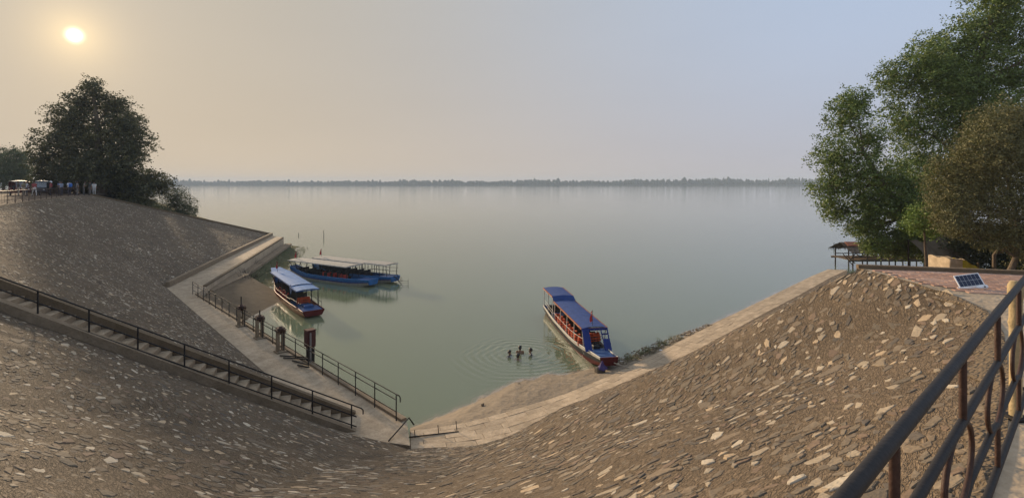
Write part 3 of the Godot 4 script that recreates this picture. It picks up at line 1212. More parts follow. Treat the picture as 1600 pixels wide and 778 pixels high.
func make_near_railing() -> void:
	var t := thing("ornate_railing", "black and rusty iron railing with hoops beside the viewpoint", "railing")
	var y_top := EYE - 0.55
	var o := Vector2(0.74, 1.03)
	var dir := Vector2(1.16, 1.0).normalized()
	var at := func(l: float, drop: float) -> Vector3:
		var q := o + dir * l
		return P(q.x, y_top - drop, q.y)
	var s := Soup.new()
	s.tube([at.call(-1.6, 0.0), at.call(0.7, 0.004), at.call(2.2, 0.0), at.call(4.2, 0.0)], [0.0155], 16)
	part("handrail", s, M.iron, t, true)
	var s2 := Soup.new()
	s2.tube([at.call(-1.6, 0.216), at.call(4.2, 0.216)], [0.0135], 10)
	part("rail", s2, M.iron, t, true)
	var posts := []
	for k in range(-2, 6):
		posts.append(0.115 + k * 0.815)
	var s3 := Soup.new()
	var pts := []
	for k in posts.size():
		for f in [-0.25, -0.12, 0.0, 0.12, 0.25]:
			pts.append(at.call(posts[k] + f, 0.455 + (0.022 if absf(f) < 0.05 else 0.0)))
	s3.tube(pts, [0.0125], 10)
	part("rail", s3, M.iron, t, true)
	var s4 := Soup.new()
	s4.tube([at.call(-1.6, 0.665), at.call(4.2, 0.665)], [0.0135], 10)
	part("rail", s4, M.iron, t, true)
	for l in posts:
		rod("post", at.call(l, 0.02), at.call(l, 0.216), 0.011, M.rust, t, 10)
		rod("post", at.call(l, 0.47), at.call(l, 0.665), 0.010, M.rust, t, 10)
		var ring := Soup.new()
		var rp := []
		for k in 28:
			var a := TAU * k / 28.0
			rp.append(at.call(l - 0.06 + 0.23 * cos(a), 0.345 + 0.128 * sin(a)))
		ring.tube(rp, [0.0085], 8, true)
		part("hoop", ring, M.rust, t, true)
	for l in [posts[0] + 0.4, posts[7] - 0.4]:
		rod("leg", at.call(l, 0.6), at.call(l, 1.05), 0.016, M.iron, t, 10)
	# cream painted post behind it
	var p := thing("cream_post", "flaking cream painted post standing behind the black iron railing", "post", P(3.41, CREST, 3.46))
	var ps := Soup.new()
	var prof := [[0.0, 0.036], [0.42, 0.034], [0.44, 0.034], [0.62, 0.036], [0.65, 0.042], [0.68, 0.036], [0.8, 0.036], [0.84, 0.044], [0.9, 0.044], [0.93, 0.03]]
	var pp := []
	var rr := []
	for q in prof:
		pp.append(Vector3(0, q[0], 0))
		rr.append(q[1])
	ps.tube(pp, rr, 12)
	part("shaft", ps, M.cream_post, p, true)
	var pb := Soup.new()
	pb.slab(Vector3(0, 0.012, 0), Vector3(0.13, 0.024, 0.13), 0.006)
	part("base_plate", pb, M.iron, p)
	rod("side_bar", Vector3(0.0, 0.2, 0), Vector3(0.35, 0.2, -0.05), 0.012, M.iron, p)

func make_crest_fence() -> void:
	var t := thing("crest_fence", "low iron bar fence along the dam road above the shaded slope", "fence")
	var pts := [P(-31.2, CREST, 29.0), P(-34.3, CREST, 33.5), P(-42.2, CREST, 45.2), P(-48.2, CREST, 54.6), P(-51.6, CREST, 61.2)]
	for k in 4:
		var a: Vector3 = pts[k]
		var b: Vector3 = pts[k + 1]
		rod("rail", a + Vector3(0, 0.95, 0), b + Vector3(0, 0.95, 0), 0.03, M.rust, t)
		rod("rail", a + Vector3(0, 0.15, 0), b + Vector3(0, 0.15, 0), 0.02, M.rust, t)
		var n := int(a.distance_to(b) / 2.1)
		for j in n:
			var p := a.lerp(b, j / float(n))
			rod("post", p, p + Vector3(0, 0.97, 0), 0.025, M.rust, t)
			for i in range(1, 6):
				var q := a.lerp(b, (j + i / 6.0) / n)
				rod("bar", q + Vector3(0, 0.15, 0), q + Vector3(0, 0.95, 0), 0.011, M.rust, t, 5)

# ---------------------------------------------------------------- sluice winches on the walkway
func make_winches() -> void:
	var spots := [[-16.0, 30.2, "with a spindle, nearest to the boat ramp"], [-13.75, 27.85, "with a short spindle, between two others"], [-11.6, 25.6, "without a spindle, beside the fallen bars"]]
	var turn := atan2(20.05, 20.6)
	for k in 3:
		var q: Array = spots[k]
		var t := thing("sluice_winch", "rusty sluice winch on a concrete pillar, " + q[2], "winch", P(q[0], 1.5, q[1]), -0.79, "sluice winches on the walkway")
		var s := Soup.new()
		s.slab(Vector3(0, 0.04, 0), Vector3(0.5, 0.08, 0.5), 0.02)
		part("foot", s, M.old_concrete, t)
		for z in [-0.13, 0.13]:
			var c := Soup.new()
			c.slab(Vector3(0, 0.56, z), Vector3(0.2, 0.98, 0.13), 0.015)
			part("pillar", c, M.old_concrete, t)
		var c2 := Soup.new()
		c2.slab(Vector3(-0.02, 1.09, 0), Vector3(0.42, 0.1, 0.44), 0.02)
		part("bed_plate", c2, M.rust, t)
		var g := Soup.new()
		g.slab(Vector3(-0.24, 1.02, -0.1), Vector3(0.42, 0.3, 0.34), 0.04)
		part("gear_box", g, M.rust_red, t)
		var hd := Soup.new()
		hd.tube([Vector3(0.06, 1.14, 0.02), Vector3(0.06, 1.2, 0.02), Vector3(0.06, 1.22, 0.02), Vector3(0.06, 1.3, 0.02)], [0.16, 0.16, 0.08, 0.07], 14)
		part("bearing", hd, M.rust, t, true)
		if k < 2:
			rod("spindle", Vector3(0.06, 1.2, 0.02), Vector3(0.06, [1.75, 1.55][k], 0.02), 0.032, M.iron, t)
	var c := thing("gear_cabinet", "tall dark red gear cabinet on a post at the walkway edge", "cabinet", P(-9.55, 1.5, 24.15), -0.79)
	var s3 := Soup.new()
	s3.slab(Vector3(0, 1.12, 0), Vector3(0.38, 0.76, 0.4), 0.03)
	part("housing", s3, M.rust_red, c)
	var s4 := Soup.new()
	s4.slab(Vector3(0, 1.53, 0), Vector3(0.42, 0.06, 0.44), 0.015)
	part("lid", s4, M.rust_red, c)
	var s5 := Soup.new()
	s5.slab(Vector3(0.05, 0.36, 0), Vector3(0.26, 0.74, 0.3), 0.015)
	part("stand", s5, M.iron, c)
	rod("pipe", Vector3(0.3, 0.0, 0.1), Vector3(0.3, 1.45, 0.1), 0.04, M.metal, c)
	var hg := Soup.new()
	hg.box(Vector3(-0.198, 1.15, 0.1), Vector3(0.02, 0.1, 0.03))
	part("handle", hg, M.iron, c)
	var lie := thing("iron_bars", "loose iron bars lying on the walkway by the red cabinet", "bars")
	for q in [[-11.3, 24.9, -9.9, 24.5], [-11.0, 24.6, -9.7, 24.25], [-10.4, 24.2, -9.4, 23.5], [-9.9, 23.6, -9.2, 23.15]]:
		rod("bar", P(q[0], 1.56, q[1]), P(q[2], 1.62, q[3]), 0.035, M.iron, lie)

# ---------------------------------------------------------------- boats: x runs from the far end (0) to the boarding end, y up from the waterline
func boat_station(s: float, b: Dictionary) -> Array:
	var hb: float = b.beam / 2.0
	hb *= lerpf(b.tail, 1.0, smoothstep(0.0, 0.3, s)) * lerpf(1.0, b.nose, smoothstep(0.6, 1.0, s))
	var sheer: float = b.free + b.rise * pow(maxf(0.0, (s - 0.45) / 0.55), 2.0) + b.tail_rise * pow(maxf(0.0, (0.35 - s) / 0.35), 2.0)
	var keel: float = -0.28 + (b.rise + 0.3) * pow(maxf(0.0, (s - 0.72) / 0.28), 1.6) + (b.tail_rise + 0.12) * pow(maxf(0.0, (0.2 - s) / 0.2), 1.6)
	return [hb, sheer, keel]

func boat_shell(b: Dictionary, lo: float, hi: float, out: float) -> Soup:     # strip of the hull side between two shares of its depth, both sides
	var s := Soup.new()
	for side in [1, -1]:
		var rows := [[], [], [], [], [], []]
		for k in 29:
			var st := boat_station(k / 28.0, b)
			for j in 6:
				var f := lerpf(lo, hi, j / 5.0)
				# full at the top, drawn in towards the keel
				var w: float = st[0] * (1.0 if f < 0.0 else lerpf(1.0, 0.74, pow(f, 1.7))) + out
				rows[j].append(Vector3(k / 28.0 * b.long, lerpf(st[1], st[2], f), side * w))
		if side == -1:
			rows.reverse()
		rows.reverse()
		s.grid(rows)
	return s

func make_boat(called: String, label: String, stern: Vector3, dir: Vector2, b: Dictionary) -> Node3D:
	var t := thing(called, label, "boat", stern, 0.0, "tour boats moored at the bank")
	t.transform = Transform3D(Basis(Vector3(dir.x, 0, -dir.y), Vector3.UP, Vector3(dir.y, 0, dir.x)), stern)
	part("topside", boat_shell(b, 0.0, 0.45, 0.0), M[b.upper], t, true)
	part("hull", boat_shell(b, 0.45, 1.0, 0.0), M[b.lower], t, true)
	if b.has("stripe"):
		part("stripe", boat_shell(b, b.stripe[1], b.stripe[2], 0.012), M[b.stripe[0]], t, true)
	# bottom, inner lining, both ends
	var bt := Soup.new()
	var r0 := []
	var r1 := []
	var fl := [[], []]
	for k in 29:
		var st := boat_station(k / 28.0, b)
		var x: float = k / 28.0 * b.long
		r0.append(Vector3(x, st[2], st[0] * 0.74))
		r1.append(Vector3(x, st[2], -st[0] * 0.74))
		var fy: float = lerpf(st[1], st[2], 0.52)
		fl[0].append(Vector3(x, fy, st[0] * 0.9))
		fl[1].append(Vector3(x, fy, -st[0] * 0.9))
	bt.grid([r1, r0])
	part("bottom", bt, M[b.lower], t)
	var fs := Soup.new()
	fs.grid(fl)
	part("floor", fs, M[b.deck], t)
	var gw := Soup.new()
	for side in [1, -1]:
		var pts := []
		for k in 29:
			var st := boat_station(k / 28.0, b)
			pts.append(Vector3(k / 28.0 * b.long, st[1] + 0.01, side * (st[0] - 0.02)))
		gw.tube(pts, [0.04], 6)
	part("gunwale", gw, M[b.gunwale], t, true)
	for e in [[0.0, "end_board"], [1.0, "transom"]]:
		var st := boat_station(e[0], b)
		var s := Soup.new()
		var x: float = e[0] * b.long
		s.hexa([Vector3(x - 0.04, st[2], st[0] * 0.74), Vector3(x + 0.04, st[2], st[0] * 0.74), Vector3(x + 0.04, st[2], -st[0] * 0.74), Vector3(x - 0.04, st[2], -st[0] * 0.74),
			Vector3(x - 0.04, st[1] + 0.03, st[0]), Vector3(x + 0.04, st[1] + 0.03, st[0]), Vector3(x + 0.04, st[1] + 0.03, -st[0]), Vector3(x - 0.04, st[1] + 0.03, -st[0])])
		part(e[1], s, M[b.get("end", b.upper)], t)
	# decks over both ends
	for d in b.decks:
		var s := Soup.new()
		var top := [[], []]
		for k in 9:
			var x := lerpf(d[0], d[1], k / 8.0)
			var st := boat_station(x / b.long, b)
			top[0].append(Vector3(x, st[1] - 0.02, st[0] - 0.01))
			top[1].append(Vector3(x, st[1] - 0.02, -st[0] + 0.01))
		s.grid(top)
		s.grid([top[1], top[0]].map(func(r): return r.map(func(p): return p + Vector3(0, -0.05, 0))))
		var o := part("end_deck", s, M[b.deck], t)
		for k in 3:
			var pl := Soup.new()
			var x := lerpf(d[0], d[1], (k + 0.6) / 3.4)
			var st := boat_station(x / b.long, b)
			pl.box(Vector3(x, st[1] - 0.012, 0), Vector3(0.02, 0.02, st[0] * 1.9))
			part("deck_batten", pl, M[b.deck], o)
	# roof lengths: [x0, x1, height, half width, material]
	for r in b.roofs:
		var s := Soup.new()
		var up := [[], [], [], [], []]
		for k in 13:
			var x := lerpf(r[0], r[1], k / 12.0)
			for j in 5:
				var z: float = lerpf(r[3], -r[3], j / 4.0)
				up[j].append(Vector3(x, r[2] + 0.07 * (1.0 - pow(z / r[3], 2.0)) + 0.006 * sin(k * 2.6 + j), z))
		s.grid(up)
		var dn := up.map(func(q): return q.map(func(p): return p + Vector3(0, -0.035, 0)))
		dn.reverse()
		s.grid(dn)
		var roof := part("roof", s, M[r[4]], t)
		var es := Soup.new()
		for z in [-r[3], r[3]]:
			es.box(Vector3((r[0] + r[1]) / 2, r[2] - 0.03, z), Vector3(r[1] - r[0] + 0.04, 0.09, 0.05))
		for x in [r[0], r[1]]:
			es.box(Vector3(x, r[2] - 0.03, 0), Vector3(0.05, 0.07, r[3] * 2 - 0.06))
		part("roof_edge", es, M[b.trim], roof)
		var np := maxi(2, int((r[1] - r[0]) / b.get("bay", 1.35)) + 1)
		for k in np:
			var x := lerpf(r[0] + 0.06, r[1] - 0.06, k / float(np - 1))
			var st := boat_station(clampf(x / b.long, 0, 1), b)
			for side in [1, -1]:
				var ps := Soup.new()
				ps.beam(Vector3(x, st[1] - 0.05, side * (st[0] - 0.05)), Vector3(x, r[2] - 0.03, side * (r[3] - 0.07)), 0.045, 0.045)
				part("roof_post", ps, M[b.posts], t)
	# side rails and benches under the roof
	for q in b.rails:
		for side in [1, -1]:
			var pts := []
			for k in 15:
				var x := lerpf(q[0], q[1], k / 14.0)
				var st := boat_station(x / b.long, b)
				pts.append(Vector3(x, st[1] + q[2], side * (st[0] - 0.05)))
			var s := Soup.new()
			s.tube(pts, [0.016], 6)
			part("side_rail", s, M[b.posts], t, true)
	for x in b.benches:
		var st := boat_station(x / b.long, b)
		var fy: float = lerpf(st[1], st[2], 0.52)
		var s := Soup.new()
		s.slab(Vector3(x, fy + 0.36, 0), Vector3(0.36, 0.05, st[0] * 1.7), 0.015)
		s.slab(Vector3(x - 0.2, fy + 0.6, 0), Vector3(0.04, 0.4, st[0] * 1.7), 0.015)
		for z in [-0.8, 0.8]:
			s.box(Vector3(x, fy + 0.17, z * st[0] * 0.9), Vector3(0.3, 0.34, 0.04))
		part("bench", s, M[b.seat], t)
	return t

func life_jacket(label: String, parent_at: Transform3D, local: Vector3, turn: float, group: String, red := false) -> void:
	var t := thing("life_jacket", label, "life jacket", Vector3.ZERO, 0.0, group)
	t.transform = parent_at * Transform3D(Basis(Vector3.UP, turn).rotated(Vector3.RIGHT, rnd(-0.15, 0.15)), local)
	var s := Soup.new()
	s.slab(Vector3(0, 0.24, -0.07), Vector3(0.4, 0.46, 0.07), 0.025)
	for x in [-0.11, 0.11]:
		s.slab(Vector3(x, 0.2, 0.07), Vector3(0.18, 0.38, 0.07), 0.025)
		s.slab(Vector3(x * 1.15, 0.46, 0), Vector3(0.1, 0.07, 0.18), 0.02)
	part("vest", s, M.vest_red if red else M.vest, t)
	var b := Soup.new()
	for y in [0.12, 0.27]:
		b.box(Vector3(0, y, 0.11), Vector3(0.41, 0.03, 0.012))
		b.box(Vector3(0, y, -0.11), Vector3(0.41, 0.03, 0.012))
		for x in [-0.206, 0.206]:
			b.box(Vector3(x, y, 0), Vector3(0.012, 0.03, 0.22))
	part("strap", b, M.strap, t)

func boat_flag(label: String, tr: Transform3D, at: Vector3, tall: float) -> void:
	var t := thing("flag", label, "flag")
	t.transform = tr * Transform3D(Basis(), at)
	rod("staff", Vector3.ZERO, Vector3(0, tall, 0), 0.014, M.dark_wood, t)
	var s := Soup.new()
	var rows := []
	for v in 7:
		var row := []
		for k in 6:
			var f := k / 5.0
			row.append(Vector3(0.01 - f * 0.16 - v * 0.01, tall - 0.03 - v * 0.1 - f * 0.16, 0.05 * sin(f * 5 + v * 0.8) + f * 0.06))
		rows.append(row)
	s.grid(rows)
	part("cloth", s, M.flag_red, t, true)

func make_boats() -> void:
	# 1: blue roofed boat aground on the beach
	var b1 := {"long": 12.6, "beam": 1.62, "tail": 0.92, "nose": 0.62, "free": 0.42, "rise": 0.38, "tail_rise": 0.12, "upper": "white", "lower": "dark_red", "stripe": ["hull_dark", 0.2, 0.6], "gunwale": "white", "deck": "deck_blue",
		"end": "dark_red", "decks": [[10.35, 12.6], [0.0, 0.5]], "roofs": [[0.05, 3.0, 1.9, 0.76, "roof_blue"], [3.5, 10.1, 1.66, 0.76, "roof_blue"]], "trim": "orange_trim", "posts": "white", "rails": [[0.3, 3.2, 0.3], [0.3, 3.2, 0.5], [3.4, 10.3, 0.45]],
		"benches": [1.6, 4.4, 5.4, 6.4, 7.4, 8.4, 9.3], "seat": "dark_wood"}
	var dir1 := Vector2(0.155, -0.988)
	var t1 := make_boat("tour_boat", "long blue and white tour boat with blue roof, nosed onto the beach", P(3.12, 0.05, 39.1), dir1, b1)
	var s := Soup.new()
	s.face(Vector3(3.02, 1.93, 0.77), Vector3(3.55, 1.69, 0.79), Vector3(3.55, 1.69, -0.79), Vector3(3.02, 1.93, -0.77))
	s.face(Vector3(3.02, 1.99, 0.0), Vector3(3.55, 1.75, 0.0), Vector3(3.55, 1.69, -0.79), Vector3(3.02, 1.93, -0.77))
	s.face(Vector3(3.02, 1.93, 0.77), Vector3(3.55, 1.69, 0.79), Vector3(3.55, 1.75, 0.0), Vector3(3.02, 1.99, 0.0))
	part("tarpaulin", s, M.tarp_blue, t1)
	# front bulkhead: two leaning panels and a lintel round the doorway
	for q in [[0.76, 0.36], [-0.76, -0.36]]:
		var p := Soup.new()
		var z0 := minf(q[0], q[1])
		var z1 := maxf(q[0], q[1])
		p.hexa([Vector3(10.9, 0.6, z1), Vector3(10.95, 0.6, z1), Vector3(10.95, 0.6, z0), Vector3(10.9, 0.6, z0), Vector3(10.12, 1.68, z1), Vector3(10.17, 1.68, z1), Vector3(10.17, 1.68, z0), Vector3(10.12, 1.68, z0)] if q[0] > 0 else
			[Vector3(10.9, 0.6, z1), Vector3(10.95, 0.6, z1), Vector3(10.95, 0.6, z0), Vector3(10.9, 0.6, z0), Vector3(10.5, 1.14, z1), Vector3(10.55, 1.14, z1), Vector3(10.55, 1.14, z0), Vector3(10.5, 1.14, z0)])
		part("bulkhead_panel", p, M.blue, t1)
	for q in [[-0.36, 0.05], [-0.73, 0.06]]:
		var p := Soup.new()
		p.beam(Vector3(10.5, 1.14, q[0]), Vector3(10.14, 1.66, q[0]), q[1], 0.05)
		part("bulkhead_frame", p, M.blue, t1)
	var lt := Soup.new()
	lt.beam(Vector3(10.18, 1.6, 0.76), Vector3(10.18, 1.6, -0.76), 0.05, 0.12)
	lt.beam(Vector3(10.36, 1.36, -0.36), Vector3(10.36, 1.36, -0.76), 0.04, 0.08)
	part("lintel", lt, M.blue, t1)
	var en := Soup.new()
	en.slab(Vector3(10.3, 0.62, 0.0), Vector3(0.5, 0.34, 0.4), 0.04)
	en.tube([Vector3(10.3, 0.78, 0.0), Vector3(10.3, 0.95, 0.0)], [0.09, 0.06], 10)
	part("engine", en, M.black, t1)
	var tr1 := t1.transform
	for k in 9:
		life_jacket("%s orange life jacket from the far end of the beached blue boat" % ["first", "second", "third", "fourth", "fifth", "sixth", "seventh", "eighth", "ninth"][k], tr1, Vector3(3.9 + k * 0.68, 0.42, 0.55), PI / 2 + rnd(-0.2, 0.2), "life jackets in the beached boat")
	for k in 3:
		life_jacket(["orange life jacket hanging by the open doorway of the beached boat, nearer the flag", "orange life jacket in the middle of the beached boat's doorway", "orange life jacket on the far side of the beached boat's doorway"][k], tr1, Vector3(9.75, 0.78, 0.25 - k * 0.27), PI / 2, "life jackets in the beached boat")
	boat_flag("small red flag on a staff on the beached boat's blue roof", tr1, Vector3(9.9, 1.66, 0.05), 0.95)
	# 2: salmon hulled boat with a pale blue roof
	var b2 := {"long": 12.2, "beam": 1.8, "tail": 0.45, "nose": 0.88, "free": 0.4, "rise": 0.06, "tail_rise": 0.75, "upper": "salmon", "lower": "salmon", "stripe": ["dark_red", 0.0, 0.14], "gunwale": "red", "deck": "deck_blue", "end": "dark_red",
		"decks": [[10.3, 12.2], [0.0, 0.9]], "roofs": [[0.9, 8.6, 1.78, 0.8, "sky_blue"], [8.5, 10.6, 1.72, 0.84, "sky_blue"]], "trim": "deck_blue", "posts": "hull_dark", "rails": [[1.0, 8.6, 0.35], [8.6, 11.6, 0.45]],
		"benches": [2.4, 3.4, 4.4, 5.4, 6.4, 7.4], "seat": "dark_wood"}
	var d2 := Vector2(6.7, -9.2).normalized()
	var st2 := Vector2(-14.72, 37.9) - d2 * 12.2
	var t2 := make_boat("tour_boat", "salmon hulled tour boat with pale blue roof beside the ramp", P(st2.x, 0.02, st2.y), d2, b2)
	var cn := Soup.new()
	cn.hexa([Vector3(-0.9, 1.86, 0.4), Vector3(0.95, 1.76, 0.72), Vector3(0.95, 1.76, -0.72), Vector3(-0.9, 1.86, -0.4), Vector3(-0.9, 1.9, 0.4), Vector3(0.95, 1.8, 0.72), Vector3(0.95, 1.8, -0.72), Vector3(-0.9, 1.9, -0.4)])
	part("bow_canopy", cn, M.sky_blue, t2)
	var cab := Soup.new()
	cab.slab(Vector3(10.7, 0.5, 0.0), Vector3(0.5, 0.22, 0.7), 0.03)
	part("deck_box", cab, M.deck_blue, t2)
	var cp := Soup.new()
	cp.beam(Vector3(8.5, 1.75, -0.8), Vector3(8.9, 1.35, -0.8), 0.04, 0.5)
	cp.beam(Vector3(8.5, 1.75, 0.8), Vector3(8.9, 1.35, 0.8), 0.04, 0.5)
	part("side_panel", cp, M.deck_blue, t2)
	for q in [[10.5, 0.84], [10.5, -0.84], [11.7, 0.75], [11.7, -0.75]]:
		rod("stanchion", Vector3(q[0], 0.4, q[1]), Vector3(q[0] - 0.2, 1.0 if q[0] > 11 else 1.7, q[1]), 0.018, M.iron, t2)
	var tr2 := t2.transform
	for k in 6:
		life_jacket("%s red life jacket from the bank in the salmon boat" % ["first", "second", "third", "fourth", "fifth", "sixth", "seventh", "eighth", "ninth"][k], tr2, Vector3(3.2 + k * 0.75, 0.3, 0.6), PI / 2 + rnd(-0.2, 0.2), "life jackets in the salmon boat", true)
	for k in 3:
		life_jacket(["orange life jacket piled at the open end of the salmon boat, nearest the ramp", "orange life jacket in the middle of the salmon boat's open end", "orange life jacket at the salmon boat's open end, nearest the blue boats"][k], tr2, Vector3(9.3, 0.45, 0.3 - k * 0.3), PI / 2, "life jackets in the salmon boat")
	boat_flag("dark red flag on the front of the pale blue boat roof", tr2, Vector3(1.4, 1.8, 0.3), 1.0)
	# 3 and 4: two blue boats side by side with white roofs
	var d3 := Vector2(10.1, -6.0).normalized()
	var b3 := {"long": 11.9, "beam": 1.75, "tail": 0.5, "nose": 0.8, "free": 0.5, "rise": 0.14, "tail_rise": 0.5, "upper": "hull_blue", "lower": "grey_hull", "stripe": ["blue", 0.36, 0.5], "gunwale": "sky_blue", "deck": "deck_blue", "end": "hull_blue",
		"decks": [[10.2, 11.9], [0.0, 0.8]], "roofs": [[0.3, 9.2, 1.72, 0.92, "dull_white"]], "trim": "white", "posts": "hull_dark", "rails": [[0.8, 9.4, 0.4], [9.4, 11.5, 0.3]], "benches": [2.0, 3.0, 4.0, 5.0, 6.0, 7.0, 8.0], "seat": "hull_dark", "bay": 0.95}
	var st3 := Vector2(-13.35, 49.1) - d3 * 11.9
	var t3 := make_boat("tour_boat", "blue tour boat with long white roof, nearer of the blue pair", P(st3.x, 0.02, st3.y), d3, b3)
	for k in 5:
		life_jacket("%s red life jacket from the open end of the nearer white roofed boat" % ["first", "second", "third", "fourth", "fifth", "sixth", "seventh", "eighth", "ninth"][k], t3.transform, Vector3(8.6 - k * 0.75, 0.4, 0.5), PI / 2, "life jackets in the white roofed boat", true)
	var b4 := b3.duplicate()
	b4.roofs = [[0.6, 8.3, 1.74, 0.9, "dull_white"], [8.5, 11.5, 1.82, 0.85, "dull_white"]]
	b4.rails = [[0.8, 11.6, 0.4], [8.6, 11.7, 0.75]]
	var off := Vector2(6.0, 10.1).normalized() * 2.25 + d3 * 0.7
	var t4 := make_boat("tour_boat", "blue tour boat behind the other, with a stepped white roof and cage", P(st3.x + off.x, 0.02, st3.y + off.y), d3, b4)
	var mo := Soup.new()
	mo.tube([Vector3(11.95, 0.7, 0.2), Vector3(12.3, 0.55, 0.2), Vector3(12.9, 0.0, 0.2), Vector3(13.2, -0.2, 0.2)], [0.05, 0.04, 0.03, 0.06], 8)
	mo.tube([Vector3(12.0, 0.55, -0.3), Vector3(12.4, 0.6, -0.35), Vector3(12.6, 0.2, -0.3), Vector3(12.2, 0.1, -0.2)], [0.02], 6, true)
	mo.tube([Vector3(12.2, 0.9, 0.0), Vector3(12.55, 0.75, 0.1), Vector3(12.7, 0.3, 0.0), Vector3(12.3, 0.2, -0.1)], [0.02], 6, true)
	part("propeller_shaft", mo, M.iron, t4, true)
	boat_flag("short dark flag at the bank end of the white boat roof", t3.transform, Vector3(0.5, 1.76, 0.0), 0.8)
	boat_flag("thin dark staff with a scrap of flag behind the white roofs", t4.transform, Vector3(1.0, 1.78, 0.0), 0.9)
	# gangplank pole and basket at the beached bow
	var po := thing("boat_pole", "white wooden pole from the beached bow to the path", "pole")
	rod("shaft", P(5.3, 0.62, 26.55), P(6.2, 0.5, 25.85), 0.03, M.pale_wood, po)
	var an := thing("anchor_stone", "dark stone anchor in purple cloth under the beached bow", "anchor", P(4.5, 0.28, 26.2))
	var rs := Soup.new()
	var sh := stone_shape(3)
	for p in sh[1]:
		rs.add(Vector3(p.x * 0.3, p.y * 0.2 + 0.08, p.z * 0.26))
	var fs := stone_faces(sh[0])
	for k in range(0, fs.size(), 3):
		rs.tri(fs[k], fs[k + 1], fs[k + 2])
	part("stone", rs, M.single[9], an)
	var cl := Soup.new()
	var rows := []
	for v in 8:
		var row := []
		for k in 9:
			var a := TAU * k / 8.0
			var rad: float = [0.26, 0.25, 0.2, 0.14, 0.11, 0.08, 0.06, 0.02][v] * (1.0 + 0.18 * sin(k * 2.4 + v))
			row.append(Vector3(0.12 + cos(a) * rad, 0.16 + v * 0.06, 0.02 - sin(a) * rad))
		rows.append(row)
	cl.grid(rows)
	part("cloth", cl, M.cloth_purple, an, true)

# ---------------------------------------------------------------- trees
func leaf_cluster(n: int, spread: float, leaf: float, sd: int) -> ArrayMesh:
	var g := RandomNumberGenerator.new()
	g.seed = sd
	var s := Soup.new()
	for k in n:
		var c := Vector3(g.randfn(), g.randfn() * 0.75, g.randfn()) * spread * 0.5
		var d := Vector3(g.randfn(), g.randfn() - 0.35, g.randfn()).normalized()
		var w := d.cross(Vector3(g.randfn(), g.randfn(), g.randfn()).normalized()).normalized()
		var n2 := d.cross(w)
		var l := leaf * g.randf_range(0.7, 1.3)
		var a := s.add(c - d * l * 0.5)
		var b := s.add(c + w * l * 0.24 + n2 * l * 0.07)
		var e := s.add(c + d * l * 0.5 - n2 * l * 0.06)
		var f := s.add(c - w * l * 0.24 + n2 * l * 0.07)
		s.tri(a, b, e)
		s.tri(a, e, f)
	return s.mesh()

